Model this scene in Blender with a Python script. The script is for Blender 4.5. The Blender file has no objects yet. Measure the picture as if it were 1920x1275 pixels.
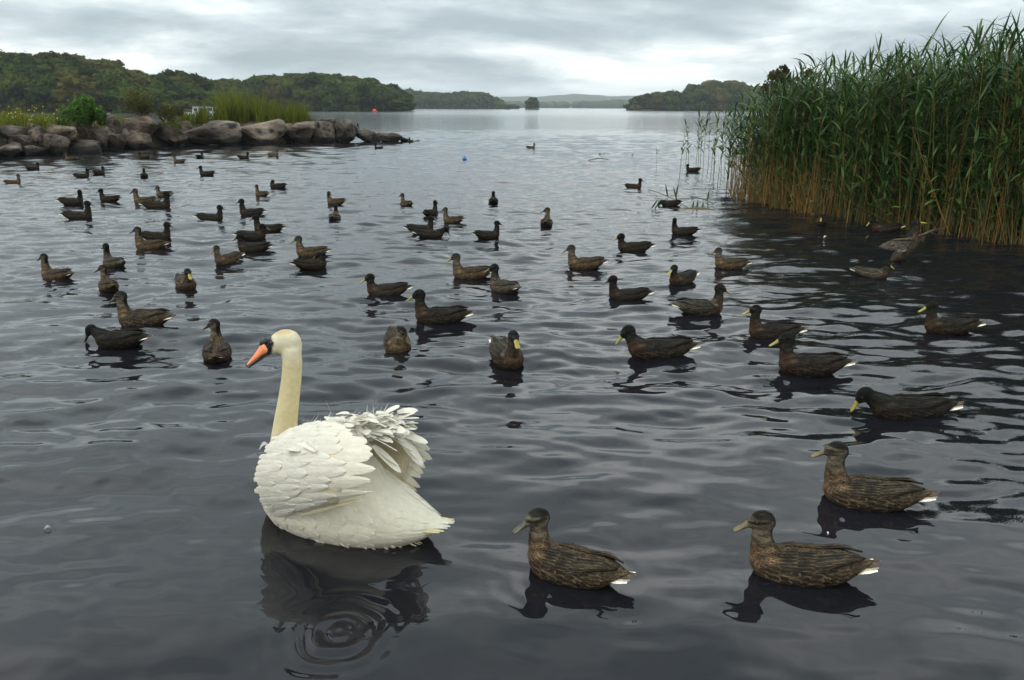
import bpy, bmesh, math, random
import numpy as np
from mathutils import Vector, Matrix

random.seed(7)
RNG = np.random.default_rng(11)
scene = bpy.context.scene
COL = scene.collection
R = math.radians

# ------------------------------------------------------------------ camera
F_PX, CX, CY, CAM_H = 1500.0, 960.0, 637.5, 1.65          # photograph is 1920 x 1275
PITCH = math.atan((637.5 - 201.0) / F_PX)
ROLL = 0.0037
cam_data = bpy.data.cameras.new('camera')
cam = bpy.data.objects.new('camera', cam_data)
COL.objects.link(cam)
cam_data.sensor_width = 36.0
cam_data.lens = 36.0 * F_PX / 1920.0
cam_data.clip_start = 0.05
cam_data.clip_end = 20000.0
CAM_R = Matrix.Rotation(math.pi / 2 - PITCH, 3, 'X') @ Matrix.Rotation(ROLL, 3, 'Z')
cam.matrix_world = Matrix.Translation((0, 0, CAM_H)) @ CAM_R.to_4x4()
scene.camera = cam

# ------------------------------------------------------------------ light
SUN_AZ = R(202.0)       # direction to the sun, measured from +X counter-clockwise
SUN_EL = R(48.0)
sun_data = bpy.data.lights.new('sun', 'SUN')
sun_data.energy = 1.05
sun_data.angle = R(14.0)
sun_data.color = (1.0, 0.95, 0.87)
sun = bpy.data.objects.new('sun', sun_data)
COL.objects.link(sun)
sd = Vector((math.cos(SUN_AZ) * math.cos(SUN_EL), math.sin(SUN_AZ) * math.cos(SUN_EL), math.sin(SUN_EL)))
sun.rotation_euler = sd.to_track_quat('Z', 'Y').to_euler()

world = bpy.data.worlds.new('World')
scene.world = world
world.use_nodes = True
wn, wl = world.node_tree.nodes, world.node_tree.links
wn.clear()


def N(nodes, kind, **kw):
    n = nodes.new(kind)
    for k, v in kw.items():
        if k.startswith('i_'):
            key = k[2:]
            n.inputs[int(key) if key.isdigit() else key.replace('_', ' ')].default_value = v
        else:
            setattr(n, k, v)
    return n


def ramp(nodes, stops, interp='LINEAR'):
    r = nodes.new('ShaderNodeValToRGB')
    r.color_ramp.interpolation = interp
    el = r.color_ramp.elements
    while len(el) < len(stops):
        el.new(0.5)
    for e, (p, c) in zip(el, stops):
        e.position = p
        e.color = (c[0], c[1], c[2], 1) if len(c) == 3 else c
    return r


def build_world():
    out = N(wn, 'ShaderNodeOutputWorld')
    sky = N(wn, 'ShaderNodeTexSky', sky_type='NISHITA', sun_disc=False, sun_elevation=SUN_EL)
    sky.sun_rotation = math.pi / 2 - SUN_AZ
    bg_sky = N(wn, 'ShaderNodeBackground', i_Strength=0.1)
    wl.new(sky.outputs[0], bg_sky.inputs[0])
    tc = N(wn, 'ShaderNodeTexCoord')
    sep = N(wn, 'ShaderNodeSeparateXYZ')
    wl.new(tc.outputs['Generated'], sep.inputs[0])
    zc = N(wn, 'ShaderNodeMath', operation='MAXIMUM', i_1=0.0)
    wl.new(sep.outputs['Z'], zc.inputs[0])
    za = N(wn, 'ShaderNodeMath', operation='ADD', i_1=0.16)
    wl.new(zc.outputs[0], za.inputs[0])
    dx = N(wn, 'ShaderNodeMath', operation='DIVIDE')
    dy = N(wn, 'ShaderNodeMath', operation='DIVIDE')
    wl.new(sep.outputs['X'], dx.inputs[0]); wl.new(za.outputs[0], dx.inputs[1])
    wl.new(sep.outputs['Y'], dy.inputs[0]); wl.new(za.outputs[0], dy.inputs[1])
    comb = N(wn, 'ShaderNodeCombineXYZ')
    wl.new(dx.outputs[0], comb.inputs[0]); wl.new(dy.outputs[0], comb.inputs[1])
    mp = N(wn, 'ShaderNodeMapping')
    mp.inputs['Location'].default_value = SKY_OFF
    mp.inputs['Scale'].default_value = (1.0, 1.0, 1.0)
    wl.new(comb.outputs[0], mp.inputs[0])
    n1 = N(wn, 'ShaderNodeTexNoise', noise_dimensions='3D', i_Scale=0.52, i_Detail=8.0, i_Roughness=0.54, i_Distortion=0.35)
    n2 = N(wn, 'ShaderNodeTexNoise', noise_dimensions='3D', i_Scale=1.9, i_Detail=6.0, i_Roughness=0.6, i_Distortion=0.3)
    wl.new(mp.outputs[0], n1.inputs['Vector']); wl.new(mp.outputs[0], n2.inputs['Vector'])
    mx = N(wn, 'ShaderNodeMix', data_type='FLOAT', i_0=0.25)
    wl.new(n1.outputs[0], mx.inputs[2]); wl.new(n2.outputs[0], mx.inputs[3])
    cr = ramp(wn, SKY_RAMP, 'B_SPLINE')
    wl.new(mx.outputs[0], cr.inputs[0])
    # the air low over the horizon veils the cloud detail
    hz = N(wn, 'ShaderNodeMapRange', i_1=0.0, i_2=0.05, i_3=0.6, i_4=0.0)
    wl.new(zc.outputs[0], hz.inputs[0])
    mh = N(wn, 'ShaderNodeMix', data_type='RGBA')
    mh.inputs[7].default_value = (*SKY_HORIZON, 1)
    wl.new(hz.outputs[0], mh.inputs[0]); wl.new(cr.outputs[0], mh.inputs[6])
    # an overcast sky grows brighter towards the zenith
    zn = N(wn, 'ShaderNodeMath', operation='MULTIPLY_ADD', i_1=2.1, i_2=0.97)
    wl.new(zc.outputs[0], zn.inputs[0])
    bg_c = N(wn, 'ShaderNodeBackground', i_Strength=1.0)
    wl.new(mh.outputs[2], bg_c.inputs[0]); wl.new(zn.outputs[0], bg_c.inputs[1])
    mix = N(wn, 'ShaderNodeMixShader', i_0=0.94)
    wl.new(bg_sky.outputs[0], mix.inputs[1]); wl.new(bg_c.outputs[0], mix.inputs[2])
    wl.new(mix.outputs[0], out.inputs[0])


SKY_OFF = (-4.8, 15.7, 4.7)
SKY_HORIZON = (0.47, 0.57, 0.61)
SKY_RAMP = [(0.38, (0.29, 0.35, 0.38)), (0.46, (0.44, 0.51, 0.535)), (0.53, (0.68, 0.735, 0.745)), (0.585, (1.0, 1.02, 1.0))]
build_world()

scene.view_settings.view_transform = 'Standard'
scene.view_settings.look = 'None'
scene.view_settings.exposure = 0.36
scene.view_settings.gamma = 1.0
scene.view_settings.use_curve_mapping = False
scene.render.engine = 'CYCLES'
cy = scene.cycles
cy.max_bounces = 6
cy.diffuse_bounces = 2
cy.glossy_bounces = 3
cy.transmission_bounces = 3
cy.transparent_max_bounces = 8
cy.volume_bounces = 0
cy.caustics_reflective = False
cy.caustics_refractive = False
cy.use_denoising = True
try:
    cy.denoiser = 'OPENIMAGEDENOISE'
except Exception:
    pass

# ------------------------------------------------------------------ helpers


def ray(px, py):
    return CAM_R @ Vector(((px - CX) / F_PX, -(py - CY) / F_PX, -1.0))


def gp(px, py, z=0.0):
    """the point of the horizontal plane at height z that the photograph shows at this pixel"""
    d = ray(px, py)
    return Vector((0, 0, CAM_H)) + d * ((z - CAM_H) / d.z)


def at(px, py, Y):
    d = ray(px, py)
    return Vector((0, 0, CAM_H)) + d * (Y / d.y)


def tag(o, label=None, cat=None, group=None, kind=None):
    if label: o['label'] = label
    if cat: o['category'] = cat
    if group: o['group'] = group
    if kind: o['kind'] = kind
    return o


def link(name, mesh, parent=None, loc=None, rot=None, scale=None):
    o = bpy.data.objects.new(name, mesh)
    COL.objects.link(o)
    if parent is not None: o.parent = parent
    if loc is not None: o.location = loc
    if rot is not None: o.rotation_euler = rot
    if scale is not None: o.scale = (scale,) * 3 if isinstance(scale, (int, float)) else scale
    return o


def empty(name, loc=(0, 0, 0), rz=0.0, scale=1.0):
    o = bpy.data.objects.new(name, None)
    COL.objects.link(o)
    o.empty_display_size = 0.1
    o.location = loc
    o.rotation_euler = (0, 0, rz)
    o.scale = (scale,) * 3
    return o


def mesh_from(name, V, Fc, material=None, smooth=True):
    """V (n,3) array, Fc a list of tuples or an (m,4)/(m,3) array"""
    me = bpy.data.meshes.new(name)
    V = np.asarray(V, dtype=np.float32)
    if isinstance(Fc, np.ndarray):
        m, k = Fc.shape
        me.vertices.add(len(V)); me.vertices.foreach_set('co', V.ravel())
        me.loops.add(m * k); me.loops.foreach_set('vertex_index', Fc.astype(np.int32).ravel())
        me.polygons.add(m)
        me.polygons.foreach_set('loop_start', np.arange(0, m * k, k, dtype=np.int32))
        me.update(calc_edges=True)
    else:
        me.from_pydata([tuple(v) for v in V], [], Fc)
        me.update()
    if smooth:
        me.polygons.foreach_set('use_smooth', np.ones(len(me.polygons), dtype=bool))
    if material is not None:
        me.materials.append(material)
    return me


def set_col(me, C, name='Col'):
    a = me.attributes.new(name, 'FLOAT_COLOR', 'POINT')
    C = np.asarray(C, dtype=np.float32)
    if C.shape[1] == 3:
        C = np.hstack([C, np.ones((len(C), 1), dtype=np.float32)])
    a.data.foreach_set('color', C.ravel())


def grid_faces(nu, nv, wrap_u=False):
    """quads of an nu x nv grid (index u*nv+v)"""
    f = []
    for u in range(nu if wrap_u else nu - 1):
        for v in range(nv - 1):
            u2 = (u + 1) % nu
            f.append((u * nv + v, u2 * nv + v, u2 * nv + v + 1, u * nv + v + 1))
    return f


def new_mat(name):
    m = bpy.data.materials.new(name)
    m.use_nodes = True
    nt = m.node_tree
    nt.nodes.clear()
    out = nt.nodes.new('ShaderNodeOutputMaterial')
    return m, nt.nodes, nt.links, out


def simple_mat(name, c1, c2=None, rough=0.6, scale=6.0, bump=0.0, bump_scale=None, spec=0.4, detail=5.0, dist=0.01):
    """two colours mixed by noise, with a little relief"""
    m, n, l, out = new_mat(name)
    p = N(n, 'ShaderNodeBsdfPrincipled', i_Roughness=rough)
    p.inputs['Specular IOR Level'].default_value = spec
    l.new(p.outputs[0], out.inputs[0])
    tc = N(n, 'ShaderNodeTexCoord')
    nz = N(n, 'ShaderNodeTexNoise', i_Scale=scale, i_Detail=detail, i_Roughness=0.6)
    l.new(tc.outputs['Object'], nz.inputs['Vector'])
    r = ramp(n, [(0.35, c1), (0.65, c2 or c1)])
    l.new(nz.outputs[0], r.inputs[0])
    l.new(r.outputs[0], p.inputs['Base Color'])
    if bump:
        nb = N(n, 'ShaderNodeTexNoise', i_Scale=bump_scale or scale * 3, i_Detail=6.0)
        l.new(tc.outputs['Object'], nb.inputs['Vector'])
        b = N(n, 'ShaderNodeBump', i_Strength=bump, i_Distance=dist)
        l.new(nb.outputs[0], b.inputs['Height'])
        l.new(b.outputs[0], p.inputs['Normal'])
    return m


def leaf_mat(name, c1, c2, rough=0.55, scale=0.6, trans=0.25, spec=0.25):
    """foliage: colour varies from leaf to leaf through the point attribute Col.r and with noise"""
    m, n, l, out = new_mat(name)
    at_ = N(n, 'ShaderNodeAttribute', attribute_name='Col')
    oi = N(n, 'ShaderNodeObjectInfo')
    ad = N(n, 'ShaderNodeMath', operation='MULTIPLY_ADD', i_1=0.45)
    l.new(oi.outputs['Random'], ad.inputs[0]); l.new(at_.outputs['Fac'], ad.inputs[2])
    sb = N(n, 'ShaderNodeMath', operation='SUBTRACT', i_1=0.22, use_clamp=True)
    l.new(ad.outputs[0], sb.inputs[0])
    r = ramp(n, [(0.05, c1), (0.95, c2)])
    l.new(sb.outputs[0], r.inputs[0])
    p = N(n, 'ShaderNodeBsdfPrincipled', i_Roughness=rough)
    p.inputs['Specular IOR Level'].default_value = spec
    l.new(r.outputs[0], p.inputs['Base Color'])
    t = N(n, 'ShaderNodeBsdfTranslucent')
    l.new(r.outputs[0], t.inputs[0])
    mx = N(n, 'ShaderNodeMixShader', i_0=trans)
    l.new(p.outputs[0], mx.inputs[1]); l.new(t.outputs[0], mx.inputs[2])
    l.new(mx.outputs[0], out.inputs[0])
    return m

# ------------------------------------------------------------------ water
RIPPLES = []        # (x, y, amplitude, wavelength, reach, inner radius): rings on the water


def px_ring(px, py, amp, lam, reach, inner=0.0):
    p = gp(px, py)
    RIPPLES.append((p.x, p.y, amp, lam, reach, inner))


def smooth01(x, a, b):
    t = np.clip((x - a) / (b - a), 0, 1)
    return t * t * (3 - 2 * t)


WAVE = {}


def wave_z(x, y, rad=.12):
    """mean height of the water surface round a point"""
    zs = []
    for dx, dy in ((0, 0), (rad, 0), (-rad, 0), (0, rad), (0, -rad)):
        r, a = math.hypot(x + dx, y + dy), math.atan2(y + dy, x + dx)
        i = int(np.clip(np.searchsorted(WAVE['r'], r), 0, len(WAVE['r']) - 1))
        j = int(np.argmin(np.abs(WAVE['a'] - a)))
        zs.append(WAVE['z'][i, j])
    return float(np.mean(zs))


def build_water():
    nr, na = 900, 640
    r_in, r_mid = 1.15, 75.0
    rr = r_in * (r_mid / r_in) ** (np.linspace(0, 1, nr))
    far = np.array([90, 115, 150, 210, 300, 450, 700, 1100, 1700, 2300, 2800.0])
    rr = np.concatenate([[0.02], rr, far])
    aa = np.radians(90 + np.linspace(52, -52, na))
    Rg, Ag = np.meshgrid(rr, aa, indexing='ij')
    X, Y = Rg * np.cos(Ag), Rg * np.sin(Ag)
    Z = np.zeros_like(X)
    rg = np.random.default_rng(5)
    n = 84
    lams = np.exp(np.linspace(math.log(0.075), math.log(2.6), n))
    spacing = np.maximum(np.gradient(rr), rr * (aa[0] - aa[1]))[:, None]
    # gusts: calmer and rougher patches, and the quiet water by the shore
    patch = 0.5 + 0.5 * np.sin(X * 0.55 + 1.3 * np.sin(Y * 0.31 + .4)) * np.sin(Y * 0.42 + 1.1 * np.sin(X * 0.37))
    calm = smooth01(Rg, 2.6, 6.2)
    fade = 1 - smooth01(Rg, 38, 74)
    for lam in lams:
        k = 2 * math.pi / lam
        th = math.radians(90 + rg.normal(0, 21) + 6)
        if rg.random() < 0.14:
            th = rg.random() * 2 * math.pi
        slope = 0.026 * (1.0 if lam < 0.9 else (0.9 / lam) ** 1.5)
        if 0.10 < lam < 0.42:
            slope *= 1.55
        if lam < 0.13:
            slope *= 0.8
        amp = slope / k
        ph = rg.random() * 2 * math.pi
        keep = smooth01(lam / spacing, 2.6, 5.0)
        short = 1 - smooth01(np.array(lam), 0.22, 0.75)
        mod = (1 - short) * (0.62 + 0.38 * calm) + short * (0.22 + 0.78 * calm) * (0.5 + 0.8 * patch)
        Z += amp * keep * mod * np.sin(k * (X * math.cos(th) + Y * math.sin(th)) + ph)
    Z *= fade
    for (x, y, amp, lam, reach, inner) in RIPPLES:
        d = np.hypot(X - x, Y - y)
        m = d < reach * 1.02
        dd = d[m]
        ang = np.arctan2(Y[m] - y, X[m] - x)
        dd = dd * (1 + .05 * np.sin(2 * ang + x * 9) + .03 * np.sin(5 * ang + y * 7))
        env = (1 - (dd / reach) ** 2).clip(0) ** 1.5 * (.45 + .55 * np.sin(ang * 1.5 + x * 5 + y * 3) ** 2 if inner > 0 else 1.0) * smooth01(dd, inner * 0.8, inner + lam * 0.6 + 1e-6)
        Z[m] += amp * env * np.sin(2 * math.pi * (dd - inner) / lam)
    WAVE.update(r=rr, a=aa, z=Z)
    V = np.stack([X, Y, Z], -1).reshape(-1, 3)
    nR = len(rr)
    i = np.arange(nR - 1)[:, None]; j = np.arange(na - 1)[None, :]
    a = i * na + j
    Fq = np.stack([a, a + na, a + na + 1, a + 1], -1).reshape(-1, 4)[:, ::-1]
    # the rest of the lake, round behind and beside the shore
    extra, ef = [], []
    base = len(V)
    back = np.radians(np.linspace(90 + 52, 90 + 360 - 52, 40))
    rb = [0.02, 1.15, 6, 30, 75, 300, 1100, 2800.0]
    for r_ in rb:
        for b_ in back:
            extra.append((r_ * math.cos(b_), r_ * math.sin(b_), 0))
    nb = len(back)
    for u in range(len(rb) - 1):
        for v in range(nb - 1):
            q = base + u * nb + v
            ef.append((q, q + nb, q + nb + 1, q + 1))
    V = np.vstack([V, np.array(extra)])
    ef = np.array(ef)
    me = mesh_from('water', V, np.vstack([Fq, ef]))
    m, n_, l, out = new_mat('lake_water')
    tc = N(n_, 'ShaderNodeTexCoord')
    mp = N(n_, 'ShaderNodeMapping'); mp.inputs['Scale'].default_value = (0.34, 1.0, 1.0)
    l.new(tc.outputs['Object'], mp.inputs[0])
    nz = N(n_, 'ShaderNodeTexNoise', i_Scale=9.0, i_Detail=2.5, i_Roughness=0.5)
    l.new(mp.outputs[0], nz.inputs['Vector'])
    nz2 = N(n_, 'ShaderNodeTexNoise', i_Scale=0.35, i_Detail=4.0, i_Roughness=0.6)
    l.new(mp.outputs[0], nz2.inputs['Vector'])
    # how far out on the lake: small waves out there are finer than the mesh
    ln = N(n_, 'ShaderNodeVectorMath', operation='LENGTH')
    l.new(tc.outputs['Object'], ln.inputs[0])
    mr = N(n_, 'ShaderNodeMapRange', i_1=45.0, i_2=220.0, i_3=0.012, i_4=0.12)
    l.new(ln.outputs['Value'], mr.inputs[0])
    bs = N(n_, 'ShaderNodeMapRange', i_1=3.2, i_2=11.0, i_3=0.03, i_4=0.8)
    l.new(ln.outputs['Value'], bs.inputs[0])
    b1 = N(n_, 'ShaderNodeBump', i_Distance=0.02)
    bf = N(n_, 'ShaderNodeMapRange', i_1=13.0, i_2=34.0, i_3=1.0, i_4=0.35)
    l.new(ln.outputs['Value'], bf.inputs[0])
    bm_ = N(n_, 'ShaderNodeMath', operation='MULTIPLY')
    l.new(bs.outputs[0], bm_.inputs[0]); l.new(bf.outputs[0], bm_.inputs[1])
    l.new(bm_.outputs[0], b1.inputs['Strength'])
    l.new(nz.outputs[0], b1.inputs['Height'])
    b2 = N(n_, 'ShaderNodeBump', i_Distance=0.25)
    b2s = N(n_, 'ShaderNodeMapRange', i_1=25.0, i_2=120.0, i_3=0.0, i_4=0.35)
    l.new(ln.outputs['Value'], b2s.inputs[0]); l.new(b2s.outputs[0], b2.inputs['Strength'])
    l.new(nz2.outputs[0], b2.inputs['Height']); l.new(b1.outputs[0], b2.inputs['Normal'])
    fr = N(n_, 'ShaderNodeFresnel', i_IOR=1.333)
    l.new(b2.outputs[0], fr.inputs['Normal'])
    gl = N(n_, 'ShaderNodeBsdfGlossy', i_0=(1, 1, 1, 1))
    l.new(mr.outputs[0], gl.inputs['Roughness']); l.new(b2.outputs[0], gl.inputs['Normal'])
    df = N(n_, 'ShaderNodeBsdfDiffuse', i_0=(*WATER_BODY, 1))
    tr = N(n_, 'ShaderNodeBsdfTransparent', i_0=(0.34, 0.31, 0.27, 1))
    mb = N(n_, 'ShaderNodeMixShader', i_0=0.45)
    l.new(df.outputs[0], mb.inputs[1]); l.new(tr.outputs[0], mb.inputs[2])
    mm = N(n_, 'ShaderNodeMixShader')
    l.new(fr.outputs[0], mm.inputs[0]); l.new(mb.outputs[0], mm.inputs[1]); l.new(gl.outputs[0], mm.inputs[2])
    l.new(mm.outputs[0], out.inputs[0])
    me.materials.append(m)
    tag(link('water', me), 'dark rippled lake water reflecting the overcast sky', 'lake', kind='structure')
    bed = mesh_from('lake_bed', [(-2800, -2800, -0.6), (2800, -2800, -0.6), (2800, 2800, -0.6), (-2800, 2800, -0.6)],
                    [(0, 1, 2, 3)], simple_mat('lake_bed_mud', (0.012, 0.011, 0.009), (0.022, 0.02, 0.016), 0.9, 2.0))
    tag(link('lake_bed', bed), 'dark muddy bed under the lake water', 'lake bed', kind='structure')


WATER_BODY = (0.012, 0.0125, 0.0165)

# ------------------------------------------------------------------ wooded shores
def icos(sub):
    bm = bmesh.new()
    bmesh.ops.create_icosphere(bm, subdivisions=sub, radius=1.0)
    V = np.array([v.co[:] for v in bm.verts]); Fc = np.array([[v.index for v in f.verts] for f in bm.faces])
    bm.free()
    return V, Fc


ICO2 = icos(2)


def leaf_cloud(pts, nrm, size, rg, shade):
    """one small bent quad for each point; returns V, F, C"""
    n = len(pts)
    d = nrm + rg.normal(0, 0.55, (n, 3))
    d /= np.linalg.norm(d, axis=1, keepdims=True) + 1e-9
    t = np.cross(d, rg.normal(0, 1, (n, 3))); t /= np.linalg.norm(t, axis=1, keepdims=True) + 1e-9
    b = np.cross(d, t)
    s = size * rg.uniform(0.6, 1.35, (n, 1))
    q = np.stack([pts - t * s - b * s * .6, pts + t * s - b * s * .7, pts + t * s * .8 + b * s * .7 + d * s * .25, pts - t * s * .9 + b * s * .6], 1)
    V = q.reshape(-1, 3)
    Fc = np.arange(4 * n).reshape(n, 4)
    C = np.repeat(shade, 4)
    return V, Fc, np.stack([C, C, C], 1)


def make_tree_meshes(seed, kind, leafmat, barkmat, quads=1100):
    """crown spans about 1 unit in height (0.18..1.0) and the given spread"""
    rg = np.random.default_rng(seed)
    if kind == 'round':
        lob = [(0, 0, .64, .36, .34)] + [(.30 * math.cos(a), .30 * math.sin(a), .45 + .22 * rg.random(), .22, .2) for a in rg.random() + np.arange(6) * 1.05] + [(.12 * rg.normal(), .12 * rg.normal(), .84, .2, .16) for _ in range(3)]
    elif kind == 'tall':
        lob = [(0, 0, .55, .24, .3), (0, 0, .82, .16, .18)] + [(.2 * math.cos(a), .2 * math.sin(a), .3 + .45 * rg.random(), .16, .17) for a in rg.random() + np.arange(7) * .9]
    elif kind == 'spreading':
        lob = [(0, 0, .7, .4, .24)] + [(.42 * math.cos(a), .42 * math.sin(a), .52 + .22 * rg.random(), .24, .17) for a in rg.random() + np.arange(7) * .9] + [(.2 * rg.normal(), .2 * rg.normal(), .86, .2, .12) for _ in range(3)]
    else:                                   # open crown, sky shows through
        lob = [(.3 * rg.normal(), .3 * rg.normal(), .5 + .42 * rg.random(), .15, .11) for _ in range(13)]
    if kind != 'open':
        lob += [(.27 * math.cos(a), .27 * math.sin(a), .2 + .1 * rg.random(), .2, .17) for a in rg.random() + np.arange(6) * 1.05]
    lob = np.array(lob)
    w = lob[:, 3] ** 2; w /= w.sum()
    which = rg.choice(len(lob), quads, p=w)
    d = rg.normal(0, 1, (quads, 3)); d /= np.linalg.norm(d, axis=1, keepdims=True)
    rad = rg.uniform(0.78, 1.1, (quads, 1))
    rad[rg.random(quads) < .12] *= 1.12
    ax = np.stack([lob[which, 3], lob[which, 3], lob[which, 4]], 1)
    pts = lob[which, :3] + d * rad * ax
    ok = pts[:, 2] > 0.0
    pts, d, which = pts[ok], d[ok], which[ok]
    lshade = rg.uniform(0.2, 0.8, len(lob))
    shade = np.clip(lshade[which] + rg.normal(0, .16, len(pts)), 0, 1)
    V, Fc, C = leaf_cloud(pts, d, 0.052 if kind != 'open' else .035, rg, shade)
    Vs, Fs, Cs = [V], [Fc], [C]
    if kind != 'open':
        off = len(V)
        iv, fi = ICO2
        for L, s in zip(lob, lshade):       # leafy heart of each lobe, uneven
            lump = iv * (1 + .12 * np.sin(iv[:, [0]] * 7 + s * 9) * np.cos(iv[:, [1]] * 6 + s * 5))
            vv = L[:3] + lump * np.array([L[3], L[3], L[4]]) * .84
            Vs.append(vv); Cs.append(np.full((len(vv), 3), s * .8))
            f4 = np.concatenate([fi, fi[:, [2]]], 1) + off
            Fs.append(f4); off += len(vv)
    V = np.vstack(Vs); C = np.vstack(Cs)
    faces = [tuple(f) if f[2] != f[3] else tuple(f[:3]) for f in np.vstack(Fs).tolist()]
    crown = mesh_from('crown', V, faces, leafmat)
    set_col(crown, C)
    # trunk with a few limbs
    bm = bmesh.new()

    def limb(a, b, r0, r1):
        a, b = Vector(a), Vector(b)
        q = (b - a).to_track_quat('Z', 'Y')
        ra = [bm.verts.new(a + q @ Vector((r0 * math.cos(t), r0 * math.sin(t), 0))) for t in np.arange(6) * math.pi / 3]
        rb = [bm.verts.new(b + q @ Vector((r1 * math.cos(t), r1 * math.sin(t), 0))) for t in np.arange(6) * math.pi / 3]
        for i in range(6):
            bm.faces.new((ra[i], ra[(i + 1) % 6], rb[(i + 1) % 6], rb[i]))
    limb((0, 0, -.12), (.01, 0, .35), .042, .03)
    limb((.01, 0, .35), (0, .01, .75), .03, .012)
    for L in lob[1:6]:
        limb((.005, 0, .3), tuple(L[:3]), .02, .007)
    trunk = bpy.data.meshes.new('trunk')
    bm.to_mesh(trunk); bm.free()
    trunk.materials.append(barkmat)
    return crown, trunk


BARK = simple_mat('tree_bark', (0.05, 0.04, 0.03), (0.09, 0.075, 0.055), 0.9, 8.0)
LEAF_DARK = leaf_mat('leaves_dark_oak', (0.010, 0.020, 0.004), (0.056, 0.084, 0.012), spec=0.04, rough=.9)
LEAF_MID = leaf_mat('leaves_mixed_wood', (0.015, 0.026, 0.004), (0.088, 0.106, 0.014), spec=0.04, rough=.9)
LEAF_BROWN = leaf_mat('leaves_turning', (0.022, 0.024, 0.005), (0.090, 0.080, 0.016), spec=0.04, rough=.9)
TREES = [make_tree_meshes(1, 'round', LEAF_MID, BARK), make_tree_meshes(2, 'round', LEAF_DARK, BARK),
         make_tree_meshes(3, 'spreading', LEAF_DARK, BARK), make_tree_meshes(4, 'spreading', LEAF_MID, BARK),
         make_tree_meshes(5, 'round', LEAF_BROWN, BARK), make_tree_meshes(6, 'tall', LEAF_DARK, BARK),
         make_tree_meshes(7, 'open', LEAF_BROWN, BARK, 900)]


def place_tree(kind, loc, h, spread, label, group, rz=None, name='tree'):
    t = empty(name, loc, rz if rz is not None else random.random() * 6.28)
    t.scale = (spread, spread, h)
    tag(t, label, 'tree', group)
    c, k = TREES[kind]
    link('trunk', k, t)
    link('crown', c, t)
    return t


KIND_WORDS = ['round-crowned mid-green', 'round-crowned dark green', 'wide-crowned dark green', 'wide-crowned mid-green', 'brown-tinged', 'tall narrow dark', 'open-crowned']


def wood(Y, depth, prof, base_py, label, group, n, crown, kinds, seed, hill_mat, hill_name, hill_label, edge_drop=True, tree_h=(8, 11)):
    """trees on a low hill whose skyline follows prof [(px, py)] in the photograph"""
    rg = random.Random(seed)
    xs = [p[0] for p in prof]
    ys = [p[1] for p in prof]

    def top_m(px):                           # height of the skyline over the lake at that column
        py = float(np.interp(px, xs, ys))
        return at(px, py, Y).z
    x0, x1 = xs[0], xs[-1]
    k_m = Y / F_PX / math.cos(PITCH)
    hmean = .5 * (tree_h[0] + tree_h[1])
    # terrain
    nx, ny = 60, 20
    V, X0, X1 = [], at(x0, 201, Y).x, at(x1, 201, Y).x

    def ground(u, v):
        px = x0 + (x1 - x0) * u
        t = max(0.0, top_m(px) - hmean * .9)
        e = min(1.0, min(u, 1 - u) / .06)
        front = smooth01(np.array(v), 0.0, .62)
        backs = 1 - float(smooth01(np.array(v), .8, 1.0)) * .8
        return -0.6 + (1.3 * float(smooth01(np.array(v), 0.0, .07)) + t * float(front) * backs) * (e ** .5 if edge_drop else 1)
    for i in range(nx):
        for j in range(ny):
            u, v = -.01 + 1.02 * i / (nx - 1), j / (ny - 1)
            yy = Y - depth * .45 + depth * v
            xx = X0 + (X1 - X0) * u
            V.append((xx, yy, ground(min(max(u, 0), 1), v) + rg.uniform(-.3, .3) * (v > .1)))
    hill = link(hill_name, mesh_from(hill_name, V, [f[::-1] for f in grid_faces(nx, ny)], hill_mat))
    tag(hill, hill_label, 'hill', kind='structure')
    placed = []
    tries = 0
    while len(placed) < n and tries < n * 60:
        tries += 1
        u = rg.random()
        v = rg.choice([.05, .18, .32, .46, .6, .68]) + rg.uniform(-.05, .05)
        x = X0 + (X1 - X0) * u
        y = Y - depth * .45 + depth * v
        if any(abs(x - a) < crown * .42 and abs(y - b) < depth * .11 for a, b in placed):
            continue
        px = x0 + (x1 - x0) * u
        z = ground(u, v)
        tgt = top_m(px) * (1 + .0 * v)
        h = rg.uniform(*tree_h)
        lim = tgt * (y / Y) + rg.uniform(-.9, .5) - z
        if v > .5:
            h = min(max(lim, 3.0), tree_h[1] * 1.25)
        else:
            h = min(h, max(lim, 2.5))
        sp = crown * rg.uniform(.8, 1.2) * min(1, .45 + .55 * h / hmean)
        placed.append((x, y))
        kd = rg.choice(kinds)
        place_tree(kd, (x, y, z - .2 - .05 * h), h * 1.05, sp, label.format(KIND_WORDS[kd]), group, rg.random() * 6.28)


HILL_MAT = simple_mat('hill_undergrowth', (0.022, 0.032, 0.012), (0.05, 0.06, 0.02), 0.95, 0.25, 0.6, 1.0, dist=.5)


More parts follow.
